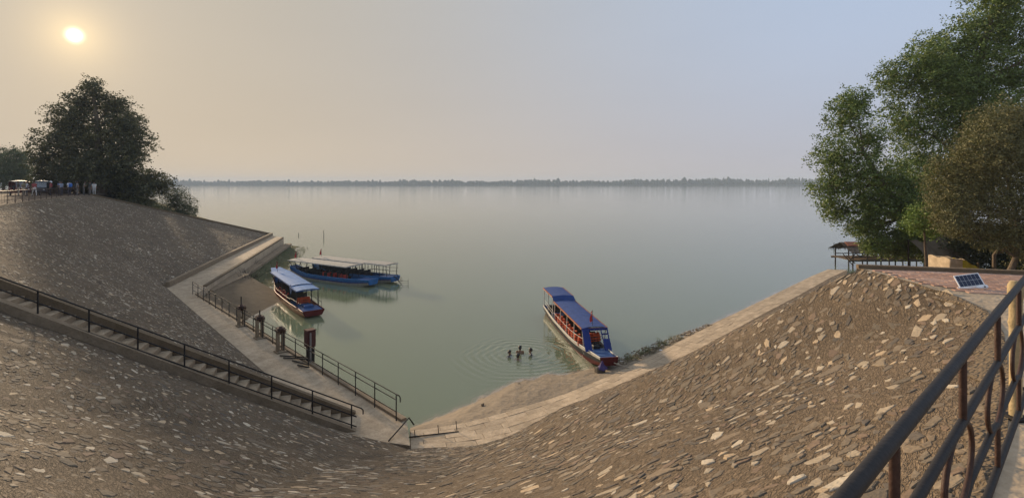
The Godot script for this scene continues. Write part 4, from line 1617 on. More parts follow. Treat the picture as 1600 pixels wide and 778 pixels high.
# lobes: [centre, radii] in world metres; the trunk runs through TRUNK (points with radii)
func tree(called: String, label: String, category: String, base: Vector3, trunk: Array, lobes: Array, clus: Array, dense: float, lo: Color, hi: Color, bark: Material, group := "", droop := 0.0) -> void:
	var t := thing(called, label, category, base, 0.0, group)
	var g := RandomNumberGenerator.new()
	g.seed = hash(label)
	var s := Soup.new()
	var pts := []
	var rr := []
	for q in trunk:
		pts.append(q[0] - base)
		rr.append(q[1])
	s.tube(pts, rr, 9)
	part("trunk", s, bark, t, true)
	var limbs := Soup.new()
	var lump := noise(g.randi() % 1000, 0.9 / clus[1], 2)
	var hole := noise(g.randi() % 1000, 0.42 / clus[1], 2)
	var where := []
	for lb in lobes:
		var c: Vector3 = lb[0] - base
		var r: Vector3 = lb[1]
		# limb from the trunk to the lobe
		var best: Vector3 = pts[pts.size() - 1]
		var br: float = rr[rr.size() - 1]
		var bd := 1e9
		for k in range(1, pts.size()):
			var dd: float = pts[k].distance_to(c) + maxf(0.0, pts[k].y - c.y) * 1.5
			if dd < bd:
				bd = dd
				best = pts[k]
				br = rr[k]
		var mid := best.lerp(c, 0.5) + Vector3(g.randfn(), g.randf(), g.randfn()) * bd * 0.07
		var r0 := minf(br * 0.6, 0.02 + bd * 0.02)
		limbs.tube([best, best.lerp(mid, 0.5) + Vector3(0, bd * 0.03, 0), mid, c], [r0, r0 * 0.8, r0 * 0.6, r0 * 0.3], 6)
		for k in 7:
			var d := Vector3(g.randfn(), g.randfn() + 0.3, g.randfn()).normalized()
			var tip := c + d * r * g.randf_range(0.7, 1.0)
			var start := mid.lerp(c, g.randf_range(0.3, 1.0))
			limbs.tube([start, start.lerp(tip, 0.5) + Vector3(g.randfn(), g.randfn(), g.randfn()) * 0.05 * r.x, tip], [r0 * 0.35, r0 * 0.22, r0 * 0.08], 4)
		var mean := (r.x * r.y + r.y * r.z + r.z * r.x) / 3.0
		var n := int(dense * 12.57 * mean / (clus[1] * clus[1]))
		for k in n:
			var d := Vector3(g.randfn(), g.randfn(), g.randfn()).normalized()
			var f := pow(g.randf(), 0.42)
			var p := c + d * r * f
			var ns := lump.get_noise_3dv(p + base)
			p += d * r * (0.5 * ns)
			if hole.get_noise_3dv(p + base) > 0.27 and g.randf() < 0.85:
				continue
			where.append(p)
	part("limbs", limbs, bark, t, true)
	var kinds := []
	for k in 3:
		kinds.append(leaf_cluster(clus[0], clus[1], clus[2], 300 + k))
	# one mass of leaves, three cluster shapes
	for kd in 3:
		var mine := []
		for k in where.size():
			if k % 3 == kd:
				mine.append(where[k])
		var mm := MultiMesh.new()
		mm.transform_format = MultiMesh.TRANSFORM_3D
		mm.use_colors = true
		mm.mesh = kinds[kd]
		mm.instance_count = mine.size()
		for k in mine.size():
			var b := Basis(Vector3.UP, g.randf() * TAU).rotated(Vector3(g.randfn(), 0, g.randfn()).normalized(), g.randf() * 0.9)
			b = b.scaled(Vector3.ONE * g.randf_range(0.7, 1.25))
			mm.set_instance_transform(k, Transform3D(b, mine[k]))
			var c := lo.lerp(hi, clampf(0.5 + 0.33 * g.randfn(), 0, 1))
			mm.set_instance_color(k, c)
		var o := MultiMeshInstance3D.new()
		o.name = "crown"
		o.multimesh = mm
		o.material_override = M.leaf
		o.set_meta("kind", "stuff")
		t.add_child(o, true)

# lobes given as metres across, height and distance, with radii
func lob(a: Array, z: float, k: float, dz := 1.0) -> Array:
	var o := []
	for q in a:
		var zz: float = z + (q[4] if q.size() > 4 else rnd(-1, 1)) * dz
		o.append([P(q[0], q[1], zz), Vector3(q[2], q[3], q[2] * k)])
	return o

func make_trees() -> void:
	var dk := Color(0.045, 0.048, 0.018)
	var md := Color(0.135, 0.12, 0.042)
	# the great tree on the left crest
	tree("broad_tree", "great dark broad-leaved tree on the dam crest below the sun", "tree", P(-55.5, 8.3, 69.0),
		[[P(-55.5, 8.2, 69), 0.75], [P(-55.3, 11, 69), 0.55], [P(-55.6, 14, 68.8), 0.45], [P(-56, 18, 69), 0.3], [P(-56.6, 22, 69), 0.12]],
		lob([[-58.6, 20.4, 1.7, 1.6], [-54.9, 20.6, 1.7, 1.6], [-56.9, 21.6, 2.0, 2.1], [-56.0, 22.6, 1.3, 1.2], [-59.3, 18.6, 2.9, 2.5], [-54.6, 18.6, 3.0, 2.7], [-61.4, 14.8, 2.8, 2.7], [-57.0, 15.4, 3.8, 3.2], [-52.2, 15.4, 3.1, 2.9], [-51.3, 12.0, 2.3, 2.7], [-54.0, 11.8, 3.8, 2.7],
			[-60.2, 12.2, 3.2, 2.3], [-52.2, 9.2, 2.6, 2.2], [-50.6, 8.9, 1.8, 2.2], [-57.5, 11.5, 3.2, 2.2], [-63.0, 12.4, 1.6, 1.5], [-62.6, 10.8, 2.2, 1.5], [-59.0, 10.4, 2.8, 1.4], [-60.6, 16.9, 2.2, 1.9], [-52.8, 17.6, 2.2, 1.8], [-51.9, 14.4, 2.0, 2.0]], 69.5, 0.95, 1.6),
		[14, 0.55, 0.30], 1.1, dk, md, M.bark)
	tree("round_bush", "rounded bush at the far end of the shaded slope", "bush", P(-48.9, 4.0, 74.5),
		[[P(-48.9, 3.9, 74.5), 0.12], [P(-48.9, 6, 74.5), 0.09], [P(-48.8, 7.5, 74.5), 0.05]],
		lob([[-48.7, 7.8, 2.0, 1.8], [-49.9, 6.8, 1.7, 1.6], [-47.6, 6.5, 1.6, 1.7], [-48.8, 5.6, 2.3, 1.4], [-47.3, 5.2, 1.3, 1.2]], 74.5, 0.9, 0.6), [12, 0.36, 0.17], 0.85, Color(0.045, 0.055, 0.02), Color(0.1, 0.11, 0.045), M.bark)
	tree("low_shrub", "low dark shrub between the great tree and the round bush", "shrub", P(-51.2, 5.5, 71.5),
		[[P(-51.2, 5.4, 71.5), 0.1], [P(-51.2, 6.6, 71.5), 0.05]],
		lob([[-51.6, 7.3, 1.5, 1.1], [-50.4, 6.6, 1.3, 1.0], [-52.6, 8.0, 1.4, 1.0]], 71.0, 0.8, 0.5), [12, 0.36, 0.18], 0.9, dk, md, M.bark)
	for q in [[-93.5, 13.5, 96, "hazy tree behind the parked vehicles, nearest the great tree"], [-99.5, 14.0, 100, "hazy tree behind the parked vehicles at the picture's edge"]]:
		tree("roadside_tree", q[3], "tree", P(q[0], 8.3, q[2]), [[P(q[0], 8.2, q[2]), 0.3], [P(q[0], 11, q[2]), 0.2], [P(q[0] + 0.3, 14, q[2]), 0.08]],
			lob([[q[0], 13.6, 3.2, 2.6], [q[0] - 2.2, 12.0, 2.8, 2.4], [q[0] + 2.4, 11.6, 2.6, 2.3], [q[0], 10.6, 3.4, 1.8], [q[0] + 0.6, 15.0, 1.9, 1.6]], q[2], 0.9, 1.0), [12, 0.6, 0.3], 0.85, Color(0.045, 0.06, 0.02), Color(0.1, 0.12, 0.045), M.bark, "trees behind the dam road")
	# hedge of scrub under the great tree, behind the people
	for k in 5:
		var x := -65.5 + k * 3.5
		tree("scrub_bush", ["dark scrub behind the first three-wheeler, farthest from the slope", "dark scrub behind the black three-wheeler", "dark scrub behind the walkers under the great tree", "dark scrub behind the people in the middle of the road", "dark scrub behind the person in white at the road end"][k], "bush", P(x, 8.35, 72.5), [[P(x, 8.3, 72.5), 0.08], [P(x, 9.4, 72.5), 0.04]],
			lob([[x, 9.9, 2.4, 1.9], [x - 1.4, 9.4, 2.0, 1.5], [x + 1.4, 9.4, 2.0, 1.5]], 72.5, 0.8, 0.4), [14, 0.5, 0.28], 1.3, dk, md, M.bark, "scrub under the great tree")
	# right: leaning tree over the water
	var g1 := Color(0.07, 0.1, 0.022)
	var g2 := Color(0.19, 0.25, 0.055)
	tree("leaning_tree", "green tree leaning out over the water behind the terrace", "tree", P(21.3, 3.6, 25.0),
		[[P(21.4, 3.3, 25), 0.36], [P(21.1, 5.4, 25), 0.29], [P(20.6, 6.9, 25), 0.25], [P(19.4, 8.2, 25), 0.2], [P(18.2, 9.8, 25), 0.15], [P(17.2, 11.4, 25), 0.08]],
		lob([[16.5, 13.2, 1.05, 1.25], [17.0, 14.0, 0.7, 0.7], [15.9, 11.2, 1.15, 1.25], [15.7, 9.6, 0.95, 1.0], [17.1, 10.3, 1.3, 1.4], [18.1, 9.0, 1.2, 1.1], [17.2, 8.7, 0.9, 0.9], [19.2, 8.4, 1.2, 0.9], [16.2, 8.5, 0.8, 0.7], [17.6, 12.0, 0.8, 0.9],
			[18.9, 10.3, 0.8, 0.9], [20.0, 7.4, 1.1, 0.7], [17.9, 7.7, 1.0, 0.6], [18.9, 7.3, 0.9, 0.5], [20.6, 6.9, 0.8, 0.5], [17.0, 7.7, 0.7, 0.5], [19.6, 9.4, 1.0, 0.9], [17.6, 6.95, 0.7, 0.4], [18.4, 6.8, 0.8, 0.4], [19.3, 6.7, 0.8, 0.45], [20.2, 6.5, 0.7, 0.4], [17.2, 7.0, 0.6, 0.4], [18.9, 6.55, 0.7, 0.35], [21.4, 7.2, 0.9, 0.7]], 25.0, 0.95, 0.6),
		[15, 0.24, 0.115], 1.3, g1, g2, M.bark)
	tree("tall_tree", "tallest green tree, its crown cut off by the top of the picture", "tree", P(24.0, 3.5, 28.0),
		[[P(24.0, 3.2, 28), 0.42], [P(24.0, 7, 28), 0.34], [P(24.4, 11, 28), 0.27], [P(25.2, 15, 28), 0.2], [P(26.4, 19.5, 28), 0.08]],
		lob([[21.4, 15.6, 1.2, 1.3], [22.4, 16.2, 1.3, 1.5], [23.8, 17.0, 1.5, 1.6], [25.6, 17.6, 1.7, 1.9], [27.4, 18.6, 1.8, 2.2], [26.6, 20.2, 1.6, 1.6], [22.0, 13.4, 1.5, 1.6], [23.8, 13.6, 1.6, 1.6], [26.0, 15.2, 1.7, 1.7], [27.8, 15.8, 1.7, 1.8],
			[22.8, 11.2, 1.6, 1.6], [24.9, 11.8, 1.7, 1.7], [22.0, 9.9, 1.3, 1.2], [23.8, 8.6, 1.4, 1.4], [29.5, 18.0, 1.8, 2.0], [28.6, 13.0, 1.8, 1.8], [22.6, 8.0, 1.0, 0.8], [23.2, 15.0, 1.6, 1.5], [24.5, 10.0, 1.7, 1.6], [25.6, 13.4, 1.7, 1.5], [24.6, 15.6, 1.5, 1.4], [27.0, 12.0, 1.8, 1.8]], 28.0, 0.9, 0.9),
		[15, 0.28, 0.13], 1.25, g1, g2, M.bark)
	# brownish sprawling bush in front
	tree("sprawling_bush", "brownish sprawling small-leaved bush in front of the tall tree", "bush", P(18.2, 4.5, 19.0),
		[[P(18.0, 4.3, 19), 0.14], [P(18.3, 6.2, 19), 0.11], [P(18.75, 7.2, 19), 0.1], [P(18.8, 8.6, 19), 0.08], [P(18.4, 10.2, 19), 0.05]],
		lob([[19.0, 12.0, 1.4, 1.05], [18.1, 11.9, 1.15, 0.95], [17.4, 11.0, 1.2, 1.05], [16.7, 10.1, 1.05, 1.05], [18.5, 10.5, 1.45, 1.4], [16.2, 9.2, 0.8, 0.8], [17.4, 9.2, 1.2, 0.95], [19.1, 9.1, 1.25, 1.3], [15.95, 8.6, 0.55, 0.5], [16.9, 8.3, 0.8, 0.5], [18.2, 8.0, 1.1, 0.6],
			[20.4, 11.2, 1.4, 1.3], [19.4, 7.3, 1.0, 0.7], [20.3, 8.6, 1.2, 1.2]], 19.0, 0.9, 0.5),
		[16, 0.17, 0.07], 1.5, Color(0.09, 0.086, 0.028), Color(0.205, 0.185, 0.07), M.bark_pale)
	tree("bright_sapling", "bright green sapling between the leaning tree and the brown bush", "sapling", P(16.9, 4.6, 20.6),
		[[P(16.9, 4.4, 20.6), 0.07], [P(16.7, 6.5, 20.6), 0.05], [P(16.6, 8.4, 20.6), 0.03]],
		lob([[16.5, 8.7, 0.6, 0.55], [16.2, 8.2, 0.5, 0.4], [16.9, 8.0, 0.55, 0.4]], 20.6, 0.9, 0.3), [13, 0.18, 0.09], 0.9, Color(0.11, 0.17, 0.03), Color(0.22, 0.3, 0.06), M.bark)
	# undergrowth below it
	for k in 4:
		var x := 20.3 + k * 1.4
		var lab: String = ["dark undergrowth beside the yellow tarpaulin", "dark undergrowth behind the pale crooked branch", "dark undergrowth under the brown bush", "dark undergrowth at the picture's edge by the terrace"][k]
		tree("undergrowth", lab, "shrub", P(x, 4.0, 22.5), [[P(x, 3.9, 22.5), 0.05], [P(x, 5.2, 22.5), 0.03]],
			lob([[x, 5.6, 1.1, 0.9], [x + 0.4, 6.6, 1.0, 0.9], [x - 0.3, 4.7, 1.0, 0.8], [x - 0.2, 7.4, 0.9, 0.7]], 22.5, 0.8, 0.3), [14, 0.22, 0.12], 1.7, dk, Color(0.08, 0.09, 0.035), M.bark, "undergrowth behind the terrace")
	# pale crooked branch standing at the terrace edge
	var br := thing("crooked_branch", "pale crooked bare trunk bending up beside the terrace edge", "branch", P(19.3, 4.6, 20.3))
	var s := Soup.new()
	s.tube([Vector3(0, -0.3, 0), Vector3(-0.15, 1.8, 0), Vector3(-0.15, 2.5, 0), Vector3(0.18, 2.95, 0), Vector3(0.42, 3.3, 0), Vector3(0.5, 3.75, 0), Vector3(0.36, 4.2, 0.1), Vector3(0.3, 4.8, 0.1)], [0.07, 0.065, 0.06, 0.055, 0.05, 0.045, 0.035, 0.02], 8)
	part("stem", s, M.bark_pale, br, true)
	var s2 := Soup.new()
	s2.tube([Vector3(-0.12, 2.55, 0), Vector3(0.15, 2.65, 0.05), Vector3(0.35, 2.85, 0.1), Vector3(0.4, 3.1, 0.1)], [0.035, 0.03, 0.025, 0.015], 6)
	part("side_branch", s2, M.bark_pale, br, true)

# ---------------------------------------------------------------- people: one continuous skin drawn round tapered bones
func skin_mesh(bones: Array, cell: float, join: float) -> ArrayMesh:
	var lo := Vector3.ONE * 1e9
	var hi := -lo
	for b in bones:
		var r: float = maxf(b[2], b[3]) + cell * 3
		lo = lo.min(b[0] - Vector3.ONE * r).min(b[1] - Vector3.ONE * r)
		hi = hi.max(b[0] + Vector3.ONE * r).max(b[1] + Vector3.ONE * r)
	var n := Vector3i(((hi - lo) / cell).ceil()) + Vector3i.ONE
	var f := PackedFloat32Array()
	f.resize(n.x * n.y * n.z)
	f.fill(1e3)
	var near := f.duplicate()
	var who := PackedInt32Array()
	who.resize(f.size())
	var sx := 1
	var sy := n.x
	var sz := n.x * n.y
	for bi in bones.size():
		var b: Array = bones[bi]
		var pa: Vector3 = b[0]
		var ba: Vector3 = b[1] - pa
		var ll := maxf(ba.length_squared(), 1e-9)
		var r: float = maxf(b[2], b[3]) + cell * 2.5 + join
		var i0 := Vector3i(((pa.min(b[1]) - Vector3.ONE * r - lo) / cell).floor()).clamp(Vector3i.ZERO, n - Vector3i.ONE)
		var i1 := Vector3i(((pa.max(b[1]) + Vector3.ONE * r - lo) / cell).ceil()).clamp(Vector3i.ZERO, n - Vector3i.ONE)
		for z in range(i0.z, i1.z + 1):
			for y in range(i0.y, i1.y + 1):
				for x in range(i0.x, i1.x + 1):
					var p := lo + Vector3(x, y, z) * cell - pa
					var t := clampf(p.dot(ba) / ll, 0, 1)
					var d := (p - ba * t).length() - lerpf(b[2], b[3], t)
					var k := x + y * sy + z * sz
					var h := clampf(0.5 + 0.5 * (f[k] - d) / join, 0, 1)
					f[k] = lerpf(f[k], d, h) - join * h * (1 - h)
					if d < near[k]:
						near[k] = d
						who[k] = bi
	var s := Soup.new()
	var id := PackedInt32Array()
	id.resize(f.size())
	id.fill(-1)
	for z in n.z - 1:
		for y in n.y - 1:
			for x in n.x - 1:
				var k := x + y * sy + z * sz
				var c := 0
				var sum := Vector3.ZERO
				var any := f[k] < 0
				var mixed := false
				for q in 8:
					if (f[k + (q & 1) * sx + ((q >> 1) & 1) * sy + (q >> 2) * sz] < 0) != any:
						mixed = true
						break
				if not mixed:
					continue
				for q in 8:
					for ax in 3:
						if q & (1 << ax):
							continue
						var q2 := q | (1 << ax)
						var a := f[k + (q & 1) * sx + ((q >> 1) & 1) * sy + (q >> 2) * sz]
						var b := f[k + (q2 & 1) * sx + ((q2 >> 1) & 1) * sy + (q2 >> 2) * sz]
						if (a < 0) != (b < 0):
							var t := a / (a - b)
							sum += Vector3(q & 1, (q >> 1) & 1, q >> 2).lerp(Vector3(q2 & 1, (q2 >> 1) & 1, q2 >> 2), t)
							c += 1
				s.tint = bones[who[k]][4]
				id[k] = s.add(lo + (Vector3(x, y, z) + sum / c) * cell)
	for z in range(1, n.z - 1):
		for y in range(1, n.y - 1):
			for x in range(1, n.x - 1):
				var k := x + y * sy + z * sz
				var ins := f[k] < 0
				for ax in 3:
					var st: int = [sx, sy, sz][ax]
					if (f[k + st] < 0) == ins:
						continue
					var u: int = [sy, sz, sx][ax]
					var w: int = [sz, sx, sy][ax]
					var a := id[k]
					var b := id[k - u]
					var c := id[k - u - w]
					var d := id[k - w]
					if a < 0 or b < 0 or c < 0 or d < 0:
						continue
					if ins:
						s.quad(a, b, c, d)
					else:
						s.quad(d, c, b, a)
	return s.mesh(true)

# pose: stride (metres between the feet), arms (0 hanging, 1 folded, 2 raised to the face), bend of the trunk
func person(label: String, at: Vector3, turn: float, shirt: Color, legs: Color, group: String, o := {}) -> void:
	var skin := Color(0.2, 0.11, 0.065)
	var t := thing("person", label, "person", at, turn, group)
	var h: float = o.get("tall", 1.68) / 1.7
	var st: float = o.get("stride", 0.0)
	var lean: float = o.get("lean", 0.0)
	var arms: int = o.get("arms", 0)
	var squat: float = o.get("squat", 0.0)
	var hip := 0.93 - squat
	var v := func(x: float, y: float, z: float) -> Vector3: return Vector3(x, y, z) * h
	var up := func(x: float, y: float, z: float) -> Vector3: return Vector3(x, y - squat, z + lean * (y - 0.95)) * h
	var bare: bool = o.get("bare", false)
	var sh := skin if bare else shirt
	var bones := []
	for sd in [-1, 1]:
		bones.append([up.call(sd * 0.075, 1.0, 0), up.call(sd * 0.09, 1.3, 0), 0.105 * h, 0.1 * h, sh])
		bones.append([up.call(0, 1.37, -0.01), up.call(sd * 0.165, 1.385, 0), 0.075 * h, 0.06 * h, sh])
		var kz: float = sd * st * 0.5 + (0.03 if st == 0.0 else absf(st) * 0.15) + squat * 0.6
		var az: float = sd * st
		var knee: Vector3 = v.call(sd * 0.1, 0.5 - squat * 0.35, kz)
		var ank: Vector3 = v.call(sd * 0.1, 0.08, az)
		bones.append([v.call(sd * 0.085, hip, 0), knee, 0.095 * h, 0.062 * h, legs])
		bones.append([knee, ank, 0.058 * h, 0.04 * h, legs])
		bones.append([ank, ank + v.call(0, -0.045, 0.14), 0.04 * h, 0.032 * h, Color(0.03, 0.025, 0.02)])
		var s0: Vector3 = up.call(sd * 0.185, 1.38, 0)
		var e0: Vector3
		var w0: Vector3
		if arms == 0:
			e0 = up.call(sd * 0.24, 1.1, -0.02 - sd * st * 0.2)
			w0 = up.call(sd * 0.25, 0.86, 0.06 - sd * st * 0.3)
		elif arms == 1:
			e0 = up.call(sd * 0.25, 1.12, 0.04)
			w0 = up.call(-sd * 0.02, 1.15, 0.2)
		else:
			e0 = up.call(sd * 0.26, 1.2, 0.14)
			w0 = up.call(sd * 0.1, 1.45, 0.22)
		bones.append([s0, s0.lerp(e0, 0.55), 0.052 * h, 0.044 * h, sh])
		bones.append([s0.lerp(e0, 0.5), e0, 0.044 * h, 0.038 * h, skin])
		bones.append([e0, w0, 0.038 * h, 0.027 * h, skin])
		var fw := (w0 - e0).normalized()
		bones.append([w0, w0 + fw * 0.08 * h, 0.03 * h, 0.034 * h, skin])
		bones.append([w0 + fw * 0.08 * h, w0 + fw * 0.16 * h + Vector3(0, 0, 0.015), 0.028 * h, 0.02 * h, skin])
		bones.append([w0 + fw * 0.04 * h, w0 + fw * 0.09 * h + Vector3(-sd * 0.02, 0, 0.045), 0.016 * h, 0.012 * h, skin])
	bones.append([up.call(-0.06, 0.97, 0), up.call(0.06, 0.97, 0), 0.115 * h, 0.115 * h, legs])
	bones.append([up.call(0, 1.38, -0.01), up.call(0, 1.5, 0.01), 0.055 * h, 0.05 * h, skin])
	bones.append([up.call(0, 1.555, 0.03), up.call(0, 1.625, 0.0), 0.075 * h, 0.092 * h, skin])
	bones.append([up.call(0, 1.6, 0.1), up.call(0, 1.575, 0.115), 0.012 * h, 0.018 * h, skin])
	for sd in [-1, 1]:
		bones.append([up.call(sd * 0.09, 1.6, 0.0), up.call(sd * 0.092, 1.575, 0.0), 0.018, 0.014, skin])
	put("body", skin_mesh(bones, o.get("cell", 0.024), 0.03), M.body, t)
	var hb := []
	hb.append([up.call(0, 1.655, -0.02), up.call(0, 1.6, -0.05), 0.094 * h, 0.08 * h, Color(1, 1, 1)])
	hb.append([up.call(-0.04, 1.68, 0.03), up.call(0.04, 1.68, 0.03), 0.066 * h, 0.066 * h, Color(1, 1, 1)])
	if o.has("cap"):
		hb.append([up.call(0, 1.69, 0.05), up.call(0, 1.67, 0.14), 0.05 * h, 0.03 * h, Color(1, 1, 1)])
	put("cap" if o.has("cap") else "hair", skin_mesh(hb, 0.02, 0.03), M.panel_white if o.has("cap") else M.hair, t)
	if o.has("bag"):
		var bs := Soup.new()
		bs.slab(up.call(0, 1.2, -0.2), Vector3(0.28, 0.42, 0.16) * h, 0.04)
		part("backpack", bs, o.bag, t)

func make_people() -> void:
	var g := "people on the dam road"
	var blue := plain(0.03, 0.12, 0.4, 0.8)
	# [x, z, label, shirt, trousers, turn, options]
	var all := [
		[-57.2, 59.2, "person in cream trousers standing in front of the first vehicle", Color(0.06, 0.045, 0.035), Color(0.5, 0.43, 0.33), 2.0, {}],
		[-56.1, 58.8, "person in olive shirt and pale trousers beside the first vehicle", Color(0.2, 0.18, 0.1), Color(0.42, 0.36, 0.28), 0.6, {"arms": 1}],
		[-55.6, 58.6, "person in pale grey shirt between the two vehicles", Color(0.4, 0.4, 0.42), Color(0.05, 0.05, 0.06), -0.7, {}],
		[-54.6, 58.4, "person in red shirt and white trousers walking", Color(0.28, 0.05, 0.045), Color(0.6, 0.56, 0.52), 1.2, {"stride": 0.26}],
		[-54.4, 60.3, "person in red shirt and white cap by the second vehicle", Color(0.33, 0.06, 0.055), Color(0.04, 0.04, 0.05), -1.2, {"cap": true}],
		[-53.6, 60.6, "person in grey-blue shirt with folded arms", Color(0.13, 0.15, 0.24), Color(0.05, 0.05, 0.06), 0.4, {"arms": 1, "tall": 1.72}],
		[-53.1, 60.2, "person in pale blue shirt facing the person with a backpack", Color(0.27, 0.3, 0.38), Color(0.08, 0.08, 0.1), 1.4, {}],
		[-52.4, 60.5, "person in white shirt with a blue backpack", Color(0.62, 0.64, 0.7), Color(0.06, 0.06, 0.08), -1.9, {"bag": blue, "tall": 1.74}],
		[-52.5, 61.6, "person in black clothes standing in the tree's shade", Color(0.03, 0.03, 0.03), Color(0.03, 0.03, 0.03), 0.2, {"tall": 1.76}],
		[-51.9, 61.0, "person in grey shirt and grey trousers at the fence", Color(0.2, 0.18, 0.16), Color(0.2, 0.18, 0.16), 2.6, {}],
		[-51.55, 61.5, "person in brown shirt leaning on the fence end", Color(0.16, 0.13, 0.1), Color(0.1, 0.09, 0.08), 2.2, {"lean": 0.2, "arms": 1}],
		[-51.75, 62.7, "person in dark jacket with pale sleeves at the road end", Color(0.07, 0.065, 0.06), Color(0.16, 0.14, 0.12), -0.4, {}],
		[-52.0, 63.6, "person dressed in white, farthest along the dam road", Color(0.6, 0.58, 0.54), Color(0.5, 0.48, 0.45), 0.5, {"tall": 1.6}]]
	for q in all:
		person(q[2], P(q[0], CREST, q[1]), q[5], q[3], q[4], g, q[6])
	var who := ["swimmer in the lake farthest from the beached boat", "swimmer in the lake, farthest from the shore of the four", "swimmer in the lake nearest to the beached boat", "swimmer in the lake nearest to the shore"]
	for k in 4:
		person(who[k], P(SWIM[k][0], -1.42 + [0.02, 0.1, 0.06, 0.0][k], SWIM[k][1]), [0.9, 3.0, -1.3, 2.6][k], Color(0.05, 0.05, 0.06), Color(0.04, 0.05, 0.08), "people swimming", {"bare": k % 2 == 1, "arms": 1, "cell": 0.02})

# ---------------------------------------------------------------- vehicles on the dam road
func wheel(t: Node3D, at: Vector3, r: float, w: float, axis: Vector3) -> void:
	var s := Soup.new()
	s.tube([at - axis * w / 2, at - axis * w * 0.3, at + axis * w * 0.3, at + axis * w / 2], [r * 0.86, r, r, r * 0.86], 18)
	var o := part("wheel", s, M.rubber, t, true)
	var h := Soup.new()
	h.tube([at - axis * (w / 2 + 0.01), at + axis * (w / 2 + 0.01)], [r * 0.5], 12)
	part("rim", h, M.metal, o)

func make_vehicles() -> void:
	for k in 2:
		var at: Vector3 = [P(-60.0, CREST, 62.3), P(-58.0, CREST, 63.0)][k]
		var t := thing("auto_rickshaw", ["dark red three-wheeled taxi with a white roof, parked behind the walkers", "black three-wheeled taxi with windscreen and white roof, nearer the great tree"][k], "vehicle", at, [-0.5, -1.0][k], "three-wheelers parked on the dam road")
		var body: Material = [M.dark_red, M.black][k]
		# x runs forward
		var s := Soup.new()
		var side := [[-1.25, 0.35], [-1.3, 0.9], [-0.35, 0.95], [-0.25, 0.45], [0.55, 0.42], [0.7, 0.95], [1.05, 0.9], [1.3, 0.5], [1.25, 0.32], [0.5, 0.28], [-0.9, 0.28]]
		var hw := 0.66
		var poly := PackedVector2Array()
		for q in side:
			poly.append(Vector2(q[0], q[1]))
		var ix := Geometry2D.triangulate_polygon(poly)
		for z in [hw, -hw]:
			for j in range(0, ix.size(), 3):
				var a := [poly[ix[j]], poly[ix[j + 1]], poly[ix[j + 2]]]
				if ((a[1] - a[0]).cross(a[2] - a[0]) > 0) != (z > 0):
					a.reverse()
				s.tri(s.add(Vector3(a[0].x, a[0].y, z)), s.add(Vector3(a[1].x, a[1].y, z)), s.add(Vector3(a[2].x, a[2].y, z)))
		for j in poly.size():
			var a := poly[j]
			var b := poly[(j + 1) % poly.size()]
			var narrow_a := 1.0 if a.x < 0.6 else 0.75
			s.face(Vector3(a.x, a.y, hw), Vector3(a.x, a.y, -hw), Vector3(b.x, b.y, -hw), Vector3(b.x, b.y, hw))
		part("body", s, body, t)
		var r := Soup.new()
		var rows := []
		for j in 7:
			var row := []
			for i in 9:
				var x := lerpf(-1.32, 0.75, i / 8.0)
				var z := lerpf(hw + 0.04, -hw - 0.04, j / 6.0)
				row.append(Vector3(x, 1.72 + 0.1 * (1 - pow(z / (hw + 0.04), 2)) - 0.08 * pow((x + 0.3) / 1.05, 2), z))
			rows.append(row)
		r.grid(rows)
		var dn := rows.map(func(q): return q.map(func(p): return p + Vector3(0, -0.06, 0)))
		dn.reverse()
		r.grid(dn)
		part("roof", r, M.white, t)
		for x in [-1.25, -0.35, 0.62]:
			for z in [-0.62, 0.62]:
				var p := Soup.new()
				p.beam(Vector3(x + (0.12 if x > 0 else 0.0), 0.85, z), Vector3(x, 1.68, z), 0.05, 0.05)
				part("roof_post", p, body, t)
		var bk := Soup.new()
		bk.slab(Vector3(-1.26, 1.3, 0), Vector3(0.05, 0.75, 1.2), 0.01)
		part("back_panel", bk, body, t)
		var ws := Soup.new()
		ws.hexa([Vector3(0.75, 0.96, 0.58), Vector3(0.76, 0.96, 0.58), Vector3(0.76, 0.96, -0.58), Vector3(0.75, 0.96, -0.58), Vector3(0.63, 1.64, 0.58), Vector3(0.64, 1.64, 0.58), Vector3(0.64, 1.64, -0.58), Vector3(0.63, 1.64, -0.58)])
		part("windscreen", ws, M.glass, t)
		for q in [[-0.75, 0.5], [0.1, 0.42]]:
			var st := Soup.new()
			st.slab(Vector3(q[0], 0.62, 0), Vector3(q[1], 0.16, 1.1), 0.03)
			st.slab(Vector3(q[0] - q[1] / 2, 0.92, 0), Vector3(0.1, 0.5, 1.1), 0.03)
			part("seat", st, M.strap, t)
		for z in [-0.42, 0.42]:
			var hl := Soup.new()
			hl.tube([Vector3(1.16, 0.72, z), Vector3(1.24, 0.72, z)], [0.09], 12)
			part("headlight", hl, M.panel_white, t)
		wheel(t, Vector3(1.05, 0.24, 0), 0.24, 0.12, Vector3(0, 0, 1))
		wheel(t, Vector3(-0.85, 0.24, 0.6), 0.24, 0.14, Vector3(0, 0, 1))
		wheel(t, Vector3(-0.85, 0.24, -0.6), 0.24, 0.14, Vector3(0, 0, 1))

